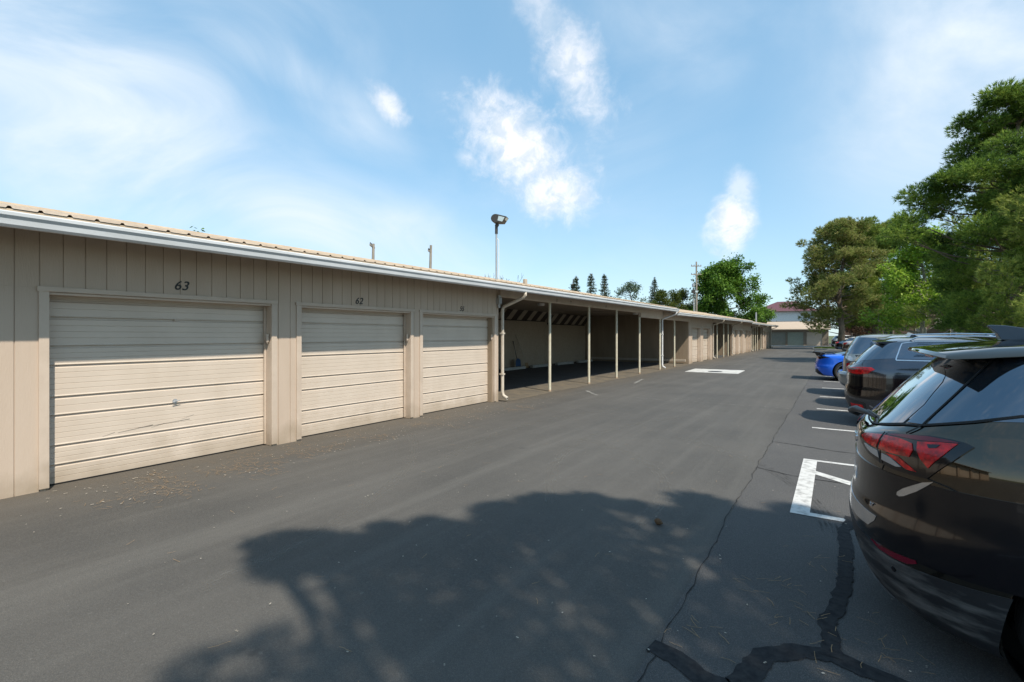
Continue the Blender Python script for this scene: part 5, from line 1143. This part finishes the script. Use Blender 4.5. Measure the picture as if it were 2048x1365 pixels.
def van():
    K = VAN; p = paint('silver_beige_paint', (.36, .36, .34), .7, .38)
    t = thing('parked_car', 'silver minivan with an upright tailgate, between the pale grey SUV and the blue car', 'car', (.12, 16.95, 0), 0, GRP)
    body(K, p, t, ((1.0, .33), (4.0-.15, .33)), .385, 90, 60)
    for x in (1.0, 3.85):
        for s in (-1, 1): wheel(t, x, s*.82, .33, .21, s, 5)
    patch(K, 'rear_window', [(-.19, 9.3), (-.19, 10), (-.185, 11.3), (0, 11.5), (.185, 11.3), (.19, 10), (.19, 9.3), (0, 9.2)], .004, M['glass'], t, du=.02)
    for a, b in ((.42, 1.5), (1.58, 2.5), (2.58, 3.3)): patch(K, 'side_window', cut_poly(K, [(a, 9.4), (b, 9.3), (b-(.35 if b > 3 else 0), 11.2), (a+.02, 11.3)]), .004, M['glass'], t, both=True, du=.04)
    patch(K, 'windshield', front_poly(K, [(-.70, 9.4), (-.60, 11.3), (0, 11.5), (.60, 11.3), (.70, 9.4)]), .004, M['glass'], t, du=.02)
    for o in patch(K, 'tail_light', [(-.205, 5.5), (-.205, 9.2), (-.24, 9.1), (-.262, 8.6), (-.262, 5.5)], .010, M['clear'], t, both=True):
        s = o.data.vertices[0].co.y < 0
        patch(K, 'red_lens', [(-.207, 5.6), (-.207, 6.6), (-.26, 6.6), (-.26, 5.6)], .015, M['red'], o, mirror=not s)
    patch(K, 'bumper_pad', [(-.25, 4.0), (-.2, 4.35), (0, 4.4), (.2, 4.35), (.25, 4.0), (0, 3.9)], .006, M['steel'], t, du=.02)
    patch(K, 'headlight', front_poly(K, [(-.5, 5.8), (-.5, 6.7), (-.9, 6.9), (-.9, 6.0)]), .006, M['clear'], t, both=True)
    strip(K, 'panel_gap', [(0, 5.1), (-.19, 5.1), (-.198, 6), (-.198, 9), (-.192, 11.9), (0, 12.1)], .008, .003, M['gap'], t)
    for x in (1.52, 2.54): strip(K, 'panel_gap', cut_poly(K, [(x, 2), (x, 6), (x, 11.8)]), .008, .003, M['gap'], t)
    plate(t, .075, .92, 4); b = MB(); b.tube([(.10, .05, 1.12), (.05, .0, 1.12), (.10, -.42, 1.16)], .012, 6); b.build('rear_wiper', M['clad'], t)
    for s in (-1, 1):
        mr = MB(); mr.prism([(3.3, 1.08), (3.45, 1.06), (3.47, 1.22), (3.33, 1.22)], lambda a, z: (a, s*.90, z), lambda a, z: (a+.03, s*1.10, z)); mr.build('mirror', p, t, bevel=.02)
van()
# blue sports car
SPT = K_([(.18, .15, .13, .80, .30, 4.3, .7, 2.8, .9, 2.6), (.22, .17, .15, .93, .10, 4.45, .7, 2.8, .9, 2.4), (.36, .30, .22, .965, .02, 4.60, .7, 2.6, 1.0, 2.3), (.52, .48, .34, .975, .0, 4.63, .7, 2.6, 1.0, 2.2), (.66, .62, .46, .970, .03, 4.60, .7, 2.5, 1.1, 2.1), (.80, .78, .56, .965, .06, 4.50, .7, 2.5, 1.2, 2.1), (.90, .88, .64, .95, .06, 4.30, .7, 2.5, 1.2, 2.1),
    (.945, .925, .72, .90, .10, 4.0, .7, 2.5, 1.2, 2.2), (.965, .955, .80, .82, .22, 3.5, .75, 2.4, 1.0, 2.3), (1.0, .99, .87, .74, .55, 3.15, .8, 2.3, .8, 2.4), (1.10, 1.09, 1.0, .66, 1.0, 2.85, .8, 2.3, .7, 2.5), (1.18, 1.18, 1.14, .57, 1.45, 2.5, .6, 2.4, .6, 2.6), (1.215, 1.22, 1.20, .42, 1.7, 2.3, .5, 2.4, .5, 2.6), (1.225, 1.235, 1.22, .2, 1.85, 2.2, .4, 2.4, .4, 2.4), (1.23, 1.238, 1.225, 0, 1.95, 2.1, .4, 2.4, .3, 2.4)])
def sports():
    K = SPT; p = paint('bright_blue_paint', (.006, .13, .72), .25, .3)
    t = thing('parked_car', 'low bright blue sports car with a black rear wing and five-spoke wheels', 'car', (-.66, 22.45, 0), 0, GRP)
    body(K, p, t, ((.98, .355), (3.70, .345)), .40, 100, 70)
    for x, r in ((.98, .355), (3.70, .345)):
        for s in (-1, 1): wheel(t, x, s*.845, r, .30 if x < 2 else .25, s, 5, mat('gunmetal_rim', (.25, .24, .23), .3, .9), True, .76)
    g = M['glass']
    patch(K, 'rear_window', [(-.17, 9.3), (-.12, 11.0), (0, 11.4), (.12, 11.0), (.17, 9.3), (0, 8.9)], .004, g, t, du=.02)
    patch(K, 'side_window', cut_poly(K, [(1.62, 9.5), (2.95, 8.9), (2.5, 10.9), (2.1, 11.5), (1.8, 11.2)]), .004, g, t, both=True, du=.03)
    patch(K, 'windshield', front_poly(K, [(-.60, 9.0), (-.45, 11.4), (0, 11.7), (.45, 11.4), (.60, 9.0), (0, 8.8)]), .004, g, t, du=.02)
    for o in patch(K, 'tail_light', [(-.10, 5.2), (-.10, 6.3), (-.18, 6.5), (-.245, 6.3), (-.31, 5.9), (-.25, 5.5), (-.18, 5.0)], .006, M['lampblk'], t, both=True):
        s = o.data.vertices[0].co.y < 0
        patch(K, 'red_lens', [(-.115, 5.45), (-.115, 6.0), (-.165, 6.1), (-.175, 5.4)], .011, M['deepred'], o, mirror=not s)
    patch(K, 'rear_diffuser', [(-.235, .2), (-.225, 1.6), (-.16, 2.6), (-.10, 2.2), (0, 2.4), (.10, 2.2), (.16, 2.6), (.225, 1.6), (.235, .2), (0, .2)], .006, M['clad'], t, du=.02)
    patch(K, 'side_intake', cut_poly(K, [(1.55, 3.0), (1.62, 7.0), (1.95, 6.0), (1.85, 3.0)]), .005, M['clad'], t, both=True)
    patch(K, 'headlight', front_poly(K, [(-.6, 5.9), (-.62, 6.7), (-.88, 6.9), (-.9, 6.2)]), .006, M['clear'], t, both=True)
    w = MB(); w.prism([(-.04, 1.045), (.0, 1.075), (.20, 1.055), (.33, 1.02), (.33, 1.01), (.18, 1.03), (0, 1.045)], lambda a, z: (a, -.80, z), lambda a, z: (a, .80, z))
    wg = w.build('rear_wing', M['clad'], t, bevel=.005)
    for s in (-1, 1):
        b = MB(); b.prism([(.08, .92), (.0, 1.05), (.10, 1.05), (.22, .93)], lambda a, z: (a, s*.70, z), lambda a, z: (a, s*.665, z)); b.build('wing_stay', M['lampblk'], wg)
        b = MB(); b.prism([(-.06, 1.03), (-.03, 1.085), (.34, 1.04), (.34, .99)], lambda a, z: (a, s*.80, z), lambda a, z: (a, s*.82, z)); b.build('end_plate', M['lampblk'], wg)
        mr = MB(); mr.prism([(2.75, .93), (2.92, .90), (2.94, 1.0), (2.78, 1.02)], lambda a, z: (a, s*.84, z), lambda a, z: (a+.03, s*1.02, z)); mr.build('mirror', p, t, bevel=.015)
    plate(t, .01, .60, 2)
    for y in (-.16, -.07, .07, .16): b = MB(); b.tube([(.02, y, .30), (.15, y, .30)], .04, 12, cap=False); b.build('exhaust', M['chrome'], t)
sports()
redhi = M['red']
t, K = suv('parked_car', 'white crossover with high pillar tail lamps showing above the silver minivan', 'car', 1.3, 37.3, paint('white_paint', (.62, .62, .62), 0, .4), (1, 1, 1.03), GRP, False, 'tall', wiper=False)
t, K = suv('parked_car', 'white hatchback with a small red corner lamp just left of the silver minivan roof', 'car', .55, 53, paint('off_white_paint', (.55, .54, .53), 0, .4), (1, 1, .93), GRP, False, 'block', wiper=False)
# dusty blue saloon
SAL = HERO.copy(); SAL[:, 0:3] *= .86; SAL[9:, 4] += np.array([.35, .55, .75, .85, .9, .9, .9]); SAL[8, 4] += .15
t, K = suv('parked_car', 'dusty slate-blue saloon beside the far white SUV', 'car', -.05, 63.2, paint('slate_blue_paint', (.07, .13, .20), .5), (1, 1, 1), GRP, False, 'block', K=SAL, spoiler=False, wiper=False, ant=False)
t, K = suv('parked_car', 'white SUV farthest away, next to the grass island', 'car', -.45, 75.6, paint('bright_white_paint', (.72, .72, .72), 0, .4), (1, 1, 1.02), GRP, False, 'block', third=M['deepred'])
